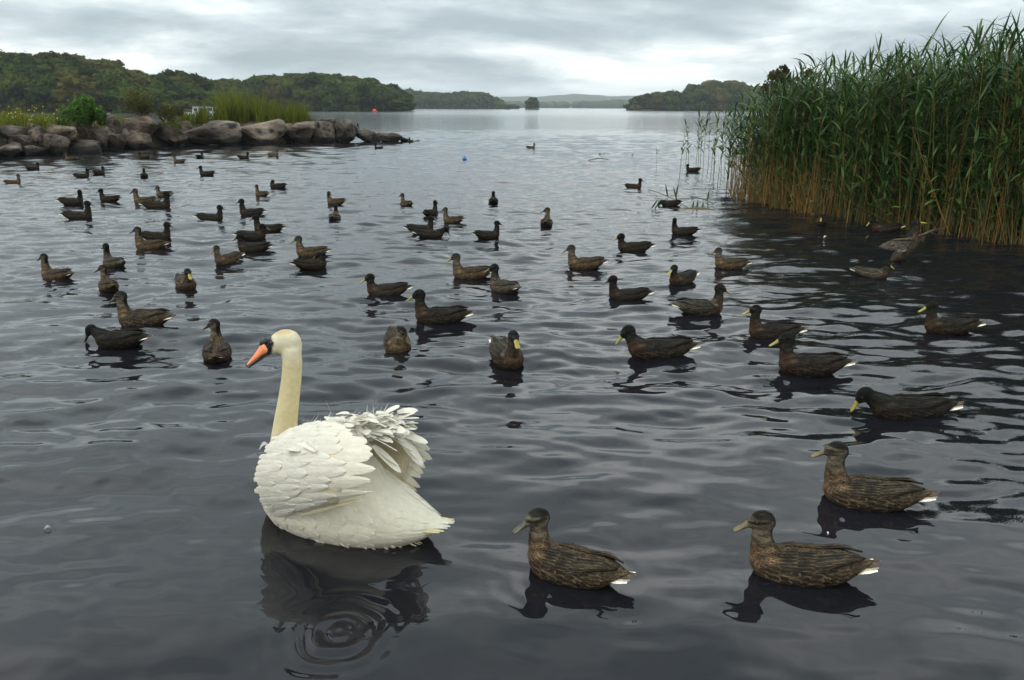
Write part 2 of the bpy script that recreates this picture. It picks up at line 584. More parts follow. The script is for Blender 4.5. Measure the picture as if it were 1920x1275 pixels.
def build_shores():
    wood(230, 70, [(-90, 100), (-20, 98), (60, 100), (120, 103), (180, 113), (210, 124), (240, 133), (300, 134), (330, 144), (352, 157), (395, 190)], 202,
         '{} tree in the dense wood on the hill behind the breakwater', 'trees on the hill behind the breakwater',
         95, 11, [0, 1, 2, 3, 3, 0, 4, 1], 3, HILL_MAT, 'hill', 'low wooded hill rising behind the breakwater', tree_h=(7, 10))
    for (px, py, hh) in ((75, 97, 6.5), (105, 95, 7.0), (12, 96, 6)):
        p = at(px, py + 4, 236)
        place_tree(6, (p.x, p.y, p.z - hh * .93), hh, 6.5, 'thin open-crowned tree standing on the skyline of the breakwater hill', 'open-crowned skyline trees')
    wood(330, 70, [(350, 190), (366, 158), (400, 150), (450, 148), (500, 143), (560, 136), (590, 135), (620, 135), (660, 143), (700, 151), (735, 166), (749, 192)], 202,
         '{} tree in the wooded headland above the small red boat', 'trees on the wooded headland',
         88, 13, [0, 1, 2, 3, 4, 0, 3], 5, HILL_MAT, 'hill', 'low headland covered in trees above the red boat', tree_h=(8, 12))
    wood(780, 90, [(715, 165), (728, 157), (742, 166), (765, 166), (800, 173), (840, 174), (872, 170), (905, 174), (925, 180), (944, 196)], 202,
         '{} hazy tree on the distant point beyond the wooded headland', 'trees on the distant point',
         62, 17, [0, 1, 2, 3, 0], 8, HILL_MAT, 'hill', 'hazy distant point of wooded land', tree_h=(13, 18))
    wood(500, 45, [(1183, 198), (1192, 184), (1210, 177), (1245, 170), (1270, 172), (1284, 174), (1300, 160), (1325, 153), (1350, 148), (1385, 151), (1402, 160), (1440, 160), (1500, 160), (1560, 172)], 206,
         '{} tree on the wooded island whose end shows beside the reeds', 'trees on the island by the reeds',
         62, 14, [1, 2, 4, 1, 4, 3], 12, HILL_MAT, 'island', 'low island covered in dark trees, partly behind the reeds', tree_h=(12, 17))
    # bare-topped tree showing over the reeds
    p = at(1478, 122, 60)
    place_tree(6, (p.x, p.y, -0.3), p.z + .3, 3.2, 'thin pale-twigged tree showing over the top of the reed bed', None)
    # round islet with its own little clump of trees
    isl = []
    c = at(998, 201, 620)
    V, Fc = ICO2
    vv = V * np.array([6.2, 5, 1.3]) + np.array([c.x, 620, -.2])
    tag(link('islet', mesh_from('islet', vv, Fc, HILL_MAT)), 'tiny rocky islet carrying one clump of trees', 'islet', kind='structure')
    for k, (dx, hh, sp) in enumerate(((-.6, 8.6, 8.0), (1.8, 8.0, 6.5), (-3.2, 4.4, 4.6), (3.3, 4.5, 4.2))):
        place_tree([2, 1, 4, 1][k], (c.x + dx, 620 + (k % 2) * 1.5, 0.2), hh, sp,
                   ['tallest bushy tree of the lone clump on the tiny islet', 'flat-topped tree beside the tallest one on the tiny islet',
                    'low browner bush-like tree at the edge of the tiny islet', 'low dark bush-like tree at the edge of the tiny islet'][k], 'trees on the tiny islet')
    # low brown spit beyond the distant point
    for k, (px, hh, sp) in enumerate(((948, 3.6, 7), (956, 4.4, 9), (963, 4.2, 8), (969, 3.4, 6))):
        q = at(px, 201, 760)
        place_tree(4, (q.x, 760, -.1), hh, sp, 'low brownish bush on the spit beyond the distant point', 'bushes on the spit')
    # far shore: a wood too far away to tell its trees apart
    rg = np.random.default_rng(3)
    Vs, Fs, Cs, off = [], [], [], 0
    iv, fi = ICO2
    for k in range(330):
        px = rg.uniform(560, 1660)
        Yk = 1800 + rg.uniform(-60, 90)
        q = at(px, 201, Yk)
        top = np.interp(px, [560, 940, 1010, 1060, 1120, 1160, 1190, 1300, 1660], [187, 189, 191, 190, 189, 186, 188, 184, 186]) + rg.uniform(-1.2, 2.2)
        hz = max(at(px, top, Yk).z, 4)
        w = rg.uniform(9, 19)
        lump = iv * (1 + .14 * np.sin(iv[:, [0]] * 6 + k) * np.cos(iv[:, [2]] * 5 + k * 2))
        Vs.append(lump * np.array([w, w, hz * .55]) + np.array([q.x, Yk, hz * .45]))
        Fs.append(fi + off); off += len(iv)
        s = rg.uniform(.2, .8); Cs.append(np.full((len(iv), 3), s))
    me = mesh_from('far_woodland', np.vstack(Vs), np.vstack(Fs), LEAF_DARK)
    set_col(me, np.vstack(Cs))
    tag(link('far_woodland', me), 'pale hazy line of woodland along the far shore', 'woodland', kind='stuff')
    # faint mountains beyond
    xs = np.linspace(400, 1900, 90)
    V, Fc = [], []
    for i, px in enumerate(xs):
        top = np.interp(px, [400, 700, 860, 960, 1050, 1110, 1180, 1260, 1400, 1900], [182, 184, 186, 182, 178, 177, 181, 176, 170, 168]) + 1.2 * math.sin(i * .9) + .8 * math.sin(i * 2.3)
        q = at(px, top, 2400)
        for (dy, f) in ((-260, 0), (-120, .55), (0, 1), (200, .7), (300, 0)):
            V.append((q.x, 2400 + dy, q.z * f - .6 * (f == 0)))
    Fc = [f[::-1] for f in grid_faces(len(xs), 5)]
    tag(link('mountains', mesh_from('mountains', V, Fc, HILL_MAT)), 'faint blue hills beyond the far shore', 'hills', kind='structure')

# ------------------------------------------------------------------ stone breakwater
def rock_mat():
    m, n, l, out = new_mat('lichened_limestone')
    p = N(n, 'ShaderNodeBsdfPrincipled', i_Roughness=0.85)
    p.inputs['Specular IOR Level'].default_value = 0.25
    l.new(p.outputs[0], out.inputs[0])
    tc = N(n, 'ShaderNodeTexCoord')
    oi = N(n, 'ShaderNodeObjectInfo')
    ad = N(n, 'ShaderNodeVectorMath', operation='ADD')
    l.new(tc.outputs['Object'], ad.inputs[0]); l.new(oi.outputs['Location'], ad.inputs[1])
    n1 = N(n, 'ShaderNodeTexNoise', i_Scale=1.6, i_Detail=8.0, i_Roughness=0.65)
    l.new(ad.outputs[0], n1.inputs['Vector'])
    r1 = ramp(n, [(0.36, (0.022, 0.019, 0.016)), (0.46, (0.085, 0.072, 0.060)), (0.55, (0.19, 0.16, 0.135)), (0.66, (0.34, 0.31, 0.27))])
    l.new(n1.outputs[0], r1.inputs[0])
    tint = ramp(n, [(0.0, (0.50, 0.48, 0.47)), (0.5, (0.92, 0.80, 0.68)), (1.0, (1.15, 1.08, 1.02))])
    l.new(oi.outputs['Random'], tint.inputs[0])
    mu = N(n, 'ShaderNodeMix', data_type='RGBA', blend_type='MULTIPLY', i_0=1.0)
    l.new(r1.outputs[0], mu.inputs[6]); l.new(tint.outputs[0], mu.inputs[7])
    # black algae on the wetted foot and in blotches
    n2 = N(n, 'ShaderNodeTexNoise', i_Scale=3.2, i_Detail=5.0)
    l.new(ad.outputs[0], n2.inputs['Vector'])
    geo = N(n, 'ShaderNodeNewGeometry')
    sp = N(n, 'ShaderNodeSeparateXYZ'); l.new(geo.outputs['Position'], sp.inputs[0])
    wet = N(n, 'ShaderNodeMapRange', i_1=0.05, i_2=0.32, i_3=0.42, i_4=0.0)
    l.new(sp.outputs['Z'], wet.inputs[0])
    a2 = N(n, 'ShaderNodeMath', operation='ADD'); l.new(n2.outputs[0], a2.inputs[0]); l.new(wet.outputs[0], a2.inputs[1])
    r2 = ramp(n, [(0.52, (0, 0, 0)), (0.66, (1, 1, 1))]); l.new(a2.outputs[0], r2.inputs[0])
    m2 = N(n, 'ShaderNodeMix', data_type='RGBA'); m2.inputs[7].default_value = (0.018, 0.016, 0.013, 1)
    l.new(r2.outputs[0], m2.inputs[0]); l.new(mu.outputs[2], m2.inputs[6])
    l.new(m2.outputs[2], p.inputs['Base Color'])
    nb = N(n, 'ShaderNodeTexNoise', i_Scale=5.0, i_Detail=8.0, i_Roughness=0.7); l.new(ad.outputs[0], nb.inputs['Vector'])
    b = N(n, 'ShaderNodeBump', i_Strength=1.0, i_Distance=0.22)
    l.new(nb.outputs[0], b.inputs['Height']); l.new(b.outputs[0], p.inputs['Normal'])
    return m


ROCK = rock_mat()


def boulder_mesh(seed):
    """an angular block about 1 x 1 x 1 with broken faces and worn edges"""
    rg = random.Random(seed)
    bm = bmesh.new()
    for k in range(17):
        v = Vector((rg.gauss(0, 1), rg.gauss(0, 1), rg.gauss(0, 1))).normalized()
        m = max(abs(c) for c in v)
        v = v * (.62 + .38 / m * .55) * rg.uniform(.44, .56)
        bm.verts.new(v)
    r = bmesh.ops.convex_hull(bm, input=bm.verts[:])
    bmesh.ops.delete(bm, geom=list({g for g in r['geom_interior'] + r['geom_unused'] if isinstance(g, bmesh.types.BMVert)}), context='VERTS')
    bmesh.ops.dissolve_limit(bm, angle_limit=R(16), verts=bm.verts[:], edges=bm.edges[:])
    bmesh.ops.bevel(bm, geom=bm.edges[:], offset=.028, segments=1, affect='EDGES', profile=.6)
    bmesh.ops.triangulate(bm, faces=bm.faces[:])
    big = [e for e in bm.edges if e.calc_length() > .2]
    bmesh.ops.subdivide_edges(bm, edges=big, cuts=2)
    bmesh.ops.triangulate(bm, faces=bm.faces[:])
    from mathutils import noise
    bm.normal_update()
    for v in bm.verts:
        v.co += v.normal * (.035 * noise.noise(v.co * 3.1 + Vector((seed, 0, 0))) + .03 * noise.noise(v.co * 8))
    lo = [min(v.co[i] for v in bm.verts) for i in range(3)]
    hi = [max(v.co[i] for v in bm.verts) for i in range(3)]
    for v in bm.verts:
        for i in range(3):
            v.co[i] = (v.co[i] - lo[i]) / (hi[i] - lo[i]) - .5
    me = bpy.data.meshes.new('boulder')
    bm.to_mesh(me); bm.free()
    me.polygons.foreach_set('use_smooth', np.zeros(len(me.polygons), dtype=bool))
    me.materials.append(ROCK)
    return me


def front_y(px):
    """distance of the breakwater's waterline at that column"""
    py = float(np.interp(px, [0, 100, 230, 350, 450, 550, 660, 760], [297, 291, 281, 274, 271.5, 269, 267, 265.5]))
    return gp(px, py).y


def build_breakwater():
    bw = empty('stone_breakwater', (gp(330, 275).x, gp(330, 275).y, 0))
    tag(bw, 'low breakwater of big grey and brown boulders running out into the lake', 'breakwater')
    inv = bw.location.copy()
    meshes = [boulder_mesh(20 + i) for i in range(10)]
    rg = random.Random(4)
    st = [(-6, 233, 48, 271, 1), (46, 236, 88, 278, .7), (-8, 266, 43, 299, 0), (38, 272, 84, 293, -.1), (66, 229, 144, 262, 1.2), (79, 249, 124, 292, .1),
          (122, 262, 202, 292, 0), (149, 237, 208, 281, .5), (203, 249, 236, 282, .1), (187, 211, 231, 249, 1.3), (231, 217, 306, 259, .8), (222, 251, 285, 283, 0),
          (281, 236, 356, 276, .4), (352, 226, 458, 274, .3), (437, 222, 537, 272, .5), (541, 227, 598, 269, .2), (588, 227, 632, 269, .2), (618, 223, 668, 268, 0),
          (590, 221, 628, 240, 1.1), (664, 242, 714, 267, 0), (707, 248, 757, 267, 0), (751, 258, 768, 266, 0), (392, 269, 409, 276, -.4),
          (100, 233, 160, 260, 1.6), (300, 226, 362, 262, 1.5), (520, 231, 556, 268, 1.0), (-50, 238, 2, 300, .3), (-110, 240, -40, 303, .3), (12, 252, 60, 285, .6),
          (180, 236, 226, 276, 1.0), (335, 246, 372, 274, .9), (430, 244, 470, 272, .9)]
    for i, (x0, y0, x1, y1, back) in enumerate(st):
        cx = (x0 + x1) / 2
        Y = front_y(max(cx, 0)) + .45 + back
        a, b = at(x0, y0, Y), at(x1, y1, Y)
        w, h = abs(b.x - a.x) * 1.06, abs(a.z - b.z) * 1.08
        c = (a + b) / 2
        o = link('stone', meshes[(i * 7) % 10], bw, Vector((c.x, Y, c.z - .03 * h)) - inv,
                 (rg.uniform(-.12, .12), rg.uniform(-.14, .14), rg.choice([0, math.pi]) + rg.uniform(-.3, .3)),
                 (w, max(w * .8, 1.0), h))
    # smaller fill stones behind and between, and the far side
    for k in range(34):
        px = rg.uniform(-120, 640)
        Y = front_y(max(px, 0)) + rg.uniform(1.3, 3.8)
        c = at(px, 230, Y)
        s = rg.uniform(.5, .9)
        link('stone', meshes[k % 10], bw, Vector((c.x, Y, rg.uniform(.25, .6))) - inv, (rg.random(), rg.random(), rg.random() * 6), (s * 1.3, s, s * .8))
    # earth bank behind the stones, from off the frame to the tip
    V = []
    xs = np.linspace(-260, 650, 40)
    for i, px in enumerate(xs):
        f = front_y(max(px, 0)) - max(0, -px) * .03
        e = 1 - float(smooth01(np.array(px), 560., 655.)) * .85
        for dy, z in ((1.0, -.3), (1.5, .55), (2.1, .85), (3.2, .95), (4.2, .8), (5.0, -.4)):
            yy = f + dy
            p = at(px, 230, yy)
            V.append((p.x - inv.x, yy - inv.y, (z * e if z > 0 else z) + (.06 * rg.random() if z > 0 else 0)))
    link('earth_bank', mesh_from('earth_bank', V, [q[::-1] for q in grid_faces(40, 6)], simple_mat('bank_soil', (.022, .02, .012), (.05, .045, .02), .95, 3.0, .5)), bw)


def blades(n, rg, base, height, lean, width, curve=.35, seg=4, shade=(.2, .9)):
    """n grass blades; base(i)->(x,y,z), height(x,y,i)->m. Each blade tapers and bends over."""
    Vs, Fs, Cs = [], [], []
    ts = np.linspace(0, 1, seg + 1)
    for i in range(n):
        x, y, z = base(i)
        h = height(x, y, i)
        a = rg.uniform(0, 2 * math.pi)
        ln = abs(rg.normal(0, lean))
        dx, dy = math.cos(a) * ln, math.sin(a) * ln
        tw = rg.uniform(0, math.pi)
        sx, sy = math.cos(tw), math.sin(tw)
        w = width * rg.uniform(.6, 1.4)
        c = curve * rg.uniform(.3, 1.5)
        o = len(Vs)
        s = rg.uniform(*shade)
        for t in ts:
            f = t + c * t * t
            cz = z + h * (t - .35 * c * t * t)
            ww = w * (1 - t ** 1.6) + .0008
            Vs.append((x + dx * h * f - sx * ww, y + dy * h * f - sy * ww, cz))
            Vs.append((x + dx * h * f + sx * ww, y + dy * h * f + sy * ww, cz))
            Cs += [s, s]
        for k in range(seg):
            Fs.append((o + 2 * k, o + 2 * k + 1, o + 2 * k + 3, o + 2 * k + 2))
    C = np.array(Cs)
    return np.array(Vs), np.array(Fs), np.stack([C, C, C], 1)


GRASS = leaf_mat('tall_grass', (0.046, 0.064, 0.009), (0.195, 0.205, 0.026), trans=.35, spec=.08)
GREEN = leaf_mat('bright_bush_leaves', (0.030, 0.075, 0.010), (0.085, 0.180, 0.026), trans=.35, spec=.08)
OLIVE = leaf_mat('dry_bush_leaves', (0.040, 0.045, 0.014), (0.110, 0.105, 0.030), trans=.3, spec=.08)
FLOWER = simple_mat('yellow_flower', (0.50, 0.38, 0.02), (0.6, 0.45, 0.03), .6)
TWIG = simple_mat('woody_stem', (0.06, 0.045, 0.025), (0.1, 0.075, 0.04), .9)


def build_bank_plants():
    rg = np.random.default_rng(21)
    # the tall grass clump
    xs = [330, 350, 380, 405, 425, 445, 465, 490, 520, 545, 562, 578, 590]
    ys = [212, 200, 184, 172, 160, 158, 170, 172, 176, 178, 184, 196, 214]

    def clump(name, label, cat, pxs, pys, n, mat, y_off, depth, lean, width, z0=.75, seed=0, shade=(.1, .95), curve=.35, baseline=None):
        rgc = np.random.default_rng(seed)
        px = rgc.uniform(pxs[0], pxs[-1], n)
        Y = np.array([front_y(max(p, 0)) for p in px]) + y_off + rgc.uniform(0, depth, n)
        P = [at(p, 230, y) for p, y in zip(px, Y)]
        H = [max(at(p, float(np.interp(p, pxs, pys)), y).z - z0, .12) * rgc.uniform(.6, 1.22) for p, y in zip(px, Y)]
        # blades grow in tufts that differ in height and fan outwards
        nt = max(6, n // 55)
        tp = rgc.uniform(pxs[0], pxs[-1], nt); th_ = rgc.uniform(.62, 1.12, nt)
        for i_ in range(n):
            k_ = int(rgc.integers(nt)); off_ = rgc.normal(0, 3.2)
            px[i_] = tp[k_] + off_
            Y[i_] = front_y(max(px[i_], 0)) + y_off + depth * ((k_ * .618) % 1.0) + rgc.normal(0, .1)
            P[i_] = at(px[i_], 230, Y[i_])
            H[i_] = max(at(px[i_], float(np.interp(px[i_], pxs, pys)), Y[i_]).z - z0, .12) * th_[k_] * rgc.uniform(.6, 1.2)
        c = sum(P, Vector()) / n
        V, Fc, C = blades(n, rgc, lambda i: (P[i].x - c.x, Y[i] - c.y, 0), lambda x, y, i: H[i], lean, width, curve, shade=shade)
        t = empty(name, (c.x, c.y, z0 - .06))
        tag(t, label, cat)
        me = mesh_from('blades', V, Fc, mat); set_col(me, C)
        tag(link('blades', me, t), kind='stuff')
        return t, P, Y, c, H

    t, P, Y, c, H = clump('grass_clump', 'large clump of tall yellow-green grass on the breakwater', 'grass', xs, ys, 4600, GRASS, 1.9, 2.3, .2, .015, seed=1, curve=.5)
    # seed stalks standing above it
    V, Fc, C = blades(60, rg, lambda i: (P[i].x - c.x, Y[i] - c.y, 0), lambda x, y, i: H[i] * 1.25, .1, .008, .1)
    me = mesh_from('seed_stalk', V, Fc, OLIVE); set_col(me, C); tag(link('seed_stalks', me, t), kind='stuff')

    def bush(name, label, px0, px1, pytop, pybase, mat, n, seed, y_off, open_=.9, leaf=.05):
        rgb = np.random.default_rng(seed)
        cx = (px0 + px1) / 2
        Y0 = front_y(max(cx, 0)) + y_off
        a, b = at(px0, pytop, Y0), at(px1, pybase, Y0)
        w, h = (b.x - a.x) / 2, a.z - b.z
        lob = [(rgb.normal(0, .42), rgb.normal(0, .4), .22 + .62 * rgb.random() ** .8, rgb.uniform(.22, .42)) for _ in range(16)]
        pts, nr, sh = [], [], []
        for k in range(n):
            L = lob[rgb.integers(len(lob))]
            d = rgb.normal(0, 1, 3); d /= np.linalg.norm(d)
            p = np.array(L[:3]) + d * L[3] * rgb.uniform(.5, 1.12)
            if p[2] < .0 or p[2] > 1.12: continue
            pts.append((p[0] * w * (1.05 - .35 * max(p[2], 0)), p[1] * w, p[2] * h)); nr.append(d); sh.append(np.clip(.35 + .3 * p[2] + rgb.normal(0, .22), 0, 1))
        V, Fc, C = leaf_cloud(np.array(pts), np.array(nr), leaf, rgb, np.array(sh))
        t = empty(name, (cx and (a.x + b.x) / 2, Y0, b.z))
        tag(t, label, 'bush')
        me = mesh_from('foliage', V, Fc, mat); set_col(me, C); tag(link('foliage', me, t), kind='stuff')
        V, Fc, C = blades(26, rgb, lambda i: (rgb.normal(0, .12 * w), rgb.normal(0, .12 * w), -.25), lambda x, y, i: h * rgb.uniform(.7, 1.15), .32, .012, .1)
        me = mesh_from('stem', V, Fc, TWIG); link('stems', me, t)
        return t
    bush('bush', 'bright green leafy bush growing between the breakwater boulders', 114, 196, 184, 247, GREEN, 3600, 2, 1.3, leaf=.045)
    bush('bush', 'sprawling olive-brown weedy bush behind the dark boulder', 212, 312, 168, 228, OLIVE, 3000, 3, 2.4, leaf=.035)
    bush('bush', 'low dark green scrub beside the tall grass clump', 288, 352, 196, 232, OLIVE, 1800, 13, 2.1, leaf=.035)
    clump('grass_patch', 'low patch of weeds with yellow flowers at the wide end of the breakwater', 'weeds', [-120, -20, 20, 60, 100, 125], [196, 194, 192, 198, 203, 212], 2400, GRASS, 1.7, 2.2, .3, .013, seed=5, curve=.6)
    clump('grass_patch', 'short grass fringe hanging over the stones below the tall clump', 'grass', [290, 340, 400, 460, 540, 600], [222, 212, 210, 214, 214, 228], 1500, GRASS, 1.2, 1.6, .45, .011, z0=.72, seed=6, curve=.9)
    clump('grass_patch', 'grass tuft between the green bush and the olive-brown bush', 'grass', [150, 185, 210, 240], [214, 206, 206, 214], 700, GRASS, 1.6, 1.8, .35, .012, seed=7, curve=.6)
    # yellow flower heads among the weeds
    Vs, Fs = [], []
    iv, fi = ICO2
    for k in range(45):
        px = rg.uniform(0, 112)
        Y = front_y(px) + 1.6 + rg.uniform(0, 1.6)
        p = at(px, rg.uniform(196, 226), Y)
        Fs.append(fi + len(iv) * k); Vs.append(iv * rg.uniform(.012, .026) + np.array(p))
    tag(link('flower_heads', mesh_from('flower_heads', np.vstack(Vs), np.vstack(Fs), FLOWER)), 'scattered small yellow flower heads among the breakwater weeds', 'flowers', kind='stuff')


# ------------------------------------------------------------------ reeds
REED_G = leaf_mat('reed_leaf', (0.024, 0.058, 0.014), (0.120, 0.205, 0.050), rough=.4, trans=.3)
REED_STEM = leaf_mat('reed_stem', (0.060, 0.046, 0.016), (0.290, 0.170, 0.048), rough=.6, trans=.0)
REED_STEM_G = leaf_mat('reed_green_stem', (0.030, 0.040, 0.012), (0.105, 0.105, 0.030), rough=.6, trans=.0)


def reed_stem(rg, h, lean_x, lean_y, r0=.0055, seg=5, bend=.06):
    a = rg.uniform(0, 6.28)
    pts = []
    for k in range(seg + 1):
        t = k / seg
        off = bend * h * t * t
        pts.append((lean_x * h * t + math.cos(a) * off, lean_y * h * t + math.sin(a) * off, h * t * math.sqrt(max(.2, 1 - lean_x ** 2 - lean_y ** 2))))
    V, Fc = [], []
    for k, p in enumerate(pts):
        r = r0 * (1 - .6 * k / seg)
        for m in range(3):
            V.append((p[0] + r * math.cos(m * 2.094 + a), p[1] + r * math.sin(m * 2.094 + a), p[2]))
    for k in range(seg):
        for m in range(3):
            Fc.append((k * 3 + m, k * 3 + (m + 1) % 3, k * 3 + 3 + (m + 1) % 3, k * 3 + 3 + m))
    return V, Fc, pts


def reed_leaf(rg, p, az, L, w, up=1.0, droop=.5, seg=4):
    V, Fc = [], []
    dx, dy = math.cos(az), math.sin(az)
    sx, sy = -dy, dx
    tw = rg.uniform(-.7, .7)
    for k in range(seg + 1):
        t = k / seg
        out = L * (.42 * t + .35 * droop * t * t)
        z = L * up * (.85 * t - .55 * droop * t * t)
        ww = w * (.35 + 2.2 * t if t < .3 else 1.0) * (1 - max(0, (t - .3) / .7) ** 1.5) + .0004
        cx, cy_, cz = p[0] + dx * out, p[1] + dy * out, p[2] + z
        V.append((cx - sx * ww, cy_ - sy * ww, cz - tw * ww)); V.append((cx + sx * ww, cy_ + sy * ww, cz + tw * ww))
    for k in range(seg):
        Fc.append((2 * k, 2 * k + 1, 2 * k + 3, 2 * k + 2))
    return V, Fc


def reed_leaves(rg, pts, h, n, start, fat=1.0):
    out = []
    az = rg.uniform(0, 6.28)
    for k in range(n):
        t = start + (1 - start) * (k + .5) / n
        q = t * (len(pts) - 1); i = min(int(q), len(pts) - 2); f = q - i
        p = [pts[i][j] * (1 - f) + pts[i + 1][j] * f for j in range(3)]
        az += math.pi + rg.normal(0, .5)
        L = h * rg.uniform(.15, .25) * (1.15 - .45 * abs(t - .65))
        if k >= n - 2:
            L *= .85
        out.append(reed_leaf(rg, p, az + (.5 if k % 3 else 0), L, fat * rg.uniform(.010, .0195), up=1.1 if k >= n - 2 else rg.uniform(.35, 1.0), droop=rg.uniform(.05, 1.1)))
    return out


class Bag:
    def __init__(self): self.V, self.F, self.C, self.n = [], [], [], 0

    def add(self, V, Fc, s):
        self.V += V
        o = self.n
        self.F += [tuple(i + o for i in f) for f in Fc]
        self.C += [s] * len(V)
        self.n += len(V)

    def mesh(self, name, mat):
        me = mesh_from(name, np.array(self.V), np.array(self.F), mat)
        c = np.array(self.C); set_col(me, np.stack([c, c, c], 1))
        return me


EDGE_PX = [(1362, 366), (1400, 376), (1480, 394), (1540, 404), (1620, 417), (1700, 430), (1760, 438), (1820, 448), (1900, 460), (1990, 474), (2150, 500)]


def build_reeds():
    edge = [gp(*p) for p in EDGE_PX]
    ex = np.array([p.x for p in edge]); ey = np.array([p.y for p in edge])
    s_acc = np.concatenate([[0], np.cumsum(np.hypot(np.diff(ex), np.diff(ey)))])
    total = s_acc[-1]
    inn = np.array([ey[0] - ey[-1], ex[-1] - ex[0]]); inn = inn / np.hypot(*inn)      # into the bed
    if inn[0] < 0: inn = -inn
    rg = np.random.default_rng(31)
    tops = [at(p[0], y, g.y).z for p, y, g in zip(EDGE_PX, (205, 178, 132, 122, 104, 82, 62, 48, 38, 34, 30), edge)]

    def height(s, d):
        return float(np.interp(s, s_acc, tops)) * (1 + .01 * d)
    leaf, stem, green = Bag(), Bag(), Bag()
    n = 3000
    for k in range(n):
        s = rg.uniform(0, total)
        d = rg.uniform(0, 1) ** 1.5 * 4.6
        if s < 1.3 and rg.random() < .5 - s * .35: continue
        x = float(np.interp(s, s_acc, ex)) + inn[0] * d + rg.normal(0, .1)
        y = float(np.interp(s, s_acc, ey)) + inn[1] * d + rg.normal(0, .1) + (.35 * math.sin(s * 3.1) * rg.random())
        h = height(s, d) * (rg.uniform(.78, 1.06) if rg.random() < .8 else rg.uniform(.5, .8))
        V, Fc, pts = reed_stem(rg, h, rg.normal(.02, .045), rg.normal(0, .045))
        V = [(a + x, b + y, c - .05) for a, b, c in V]
        g = rg.random() < .72
        (green if g else stem).add(V, Fc, rg.uniform(.05, .95))
        P = [(a + x, b + y, c - .05) for a, b, c in pts]
        lo = (.12 if rg.random() < .35 else .24) if s > total * .45 else (.24 if rg.random() < .3 else .36)
        sh = rg.uniform(.1, .75)
        for Vl, Fl in reed_leaves(rg, P, h, int(rg.integers(11, 16)), lo):
            leaf.add(Vl, Fl, float(np.clip(sh + rg.normal(0, .15), 0, 1)))
    # shorter leafy growth along the front
    for k in range(420):
        s = rg.uniform(.8, total); d = rg.uniform(-.12, .8)
        x = float(np.interp(s, s_acc, ex)) + inn[0] * d + rg.normal(0, .12); y = float(np.interp(s, s_acc, ey)) + inn[1] * d + rg.normal(0, .12)
        h = rg.uniform(.5, 1.6) * (.7 + .3 * s / total)
        V, Fc, pts = reed_stem(rg, h, rg.normal(0, .12), rg.normal(-.03, .1), r0=.0045)
        green.add([(a + x, b + y, c - .05) for a, b, c in V], Fc, rg.uniform(.05, .6))
        P = [(a + x, b + y, c - .05) for a, b, c in pts]
        sh = rg.uniform(.2, .85)
        for Vl, Fl in reed_leaves(rg, P, h * 1.35, int(rg.integers(5, 9)), .22):
            leaf.add(Vl, Fl, float(np.clip(sh + rg.normal(0, .15), 0, 1)))
    # dead straw at the foot, upright and fallen across
    for k in range(1000):
        s = rg.uniform(.25, total) if rg.random() < .45 else rg.uniform(.3, total * .42); d = rg.uniform(-.1, 1) ** 2 * 1.6
        x = float(np.interp(s, s_acc, ex)) + inn[0] * d; y = float(np.interp(s, s_acc, ey)) + inn[1] * d
        lean = .10 if rg.random() < .6 else .38
        h = rg.uniform(.4, 1.15)
        V, Fc, pts = reed_stem(rg, h, rg.normal(.02, lean), rg.normal(0, lean * .6), r0=.006, seg=3)
        stem.add([(a + x, b + y, c - .04) for a, b, c in V], Fc, rg.uniform(.3, 1.0))
    # long broken stalks leaning out of the bed
    for k in range(90):
        s = rg.uniform(.6, total); d = rg.uniform(-.05, .5)
        x = float(np.interp(s, s_acc, ex)) + inn[0] * d; y = float(np.interp(s, s_acc, ey)) + inn[1] * d
        V, Fc, pts = reed_stem(rg, rg.uniform(.9, 1.9), rg.normal(0, .42), rg.normal(-.15, .2), r0=.0055, seg=4, bend=.12)
        stem.add([(a + x, b + y, max(c - .04, -.03)) for a, b, c in V], Fc, rg.uniform(.35, 1.0))
    bed = empty('reed_bed', (5.6, 12.5, 0))
    tag(bed, 'dense tall bed of green reeds with straw-coloured stems at the water', 'reeds')
    off = Vector((5.6, 12.5, 0))
    for nm, bag, mt in (('leaves', leaf, REED_G), ('straw_stems', stem, REED_STEM), ('green_stems', green, REED_STEM_G)):
        o = link(nm, bag.mesh(nm, mt), bed, -off)
        tag(o, kind='stuff')
    # muddy root mat inside the bed
    V = []
    for i, t in enumerate(np.linspace(0.0, total, 30)):
        for d, z in ((.9, -.2), (1.6, .04), (3.5, .12), (6.5, .2)):
            V.append((float(np.interp(t, s_acc, ex)) + inn[0] * d + .2 * math.sin(t * 5) - off.x, float(np.interp(t, s_acc, ey)) + inn[1] * d - off.y, z))
    link('root_mat', mesh_from('root_mat', V, grid_faces(30, 4), simple_mat('reed_mud', (.012, .011, .007), (.03, .026, .014), .95, 4.0, .5)), bed)

    # single reeds standing clear of the bed, each a thing of its own
    singles = [(1274, 332, 228, 1), (1286, 309, 236, 0), (1291, 318, 244, 1), (1304, 318, 214, 2), (1309, 316, 226, 1), (1313, 315, 222, 2), (1318, 330, 212, 2),
               (1327, 322, 210, 1), (1333, 330, 218, 2), (1339, 326, 204, 2), (1345, 350, 203, 3), (1352, 336, 210, 2), (1358, 330, 206, 1), (1366, 345, 206, 2),
               (1372, 352, 196, 3), (1378, 358, 190, 3), (1384, 366, 186, 3), (1390, 360, 180, 3), (1396, 372, 172, 3), (1408, 379, 168, 3), (1419, 382, 160, 3),
               (1337, 342, 262, 1), (1362, 352, 250, 2), (1430, 386, 150, 3), (1446, 389, 140, 3)]
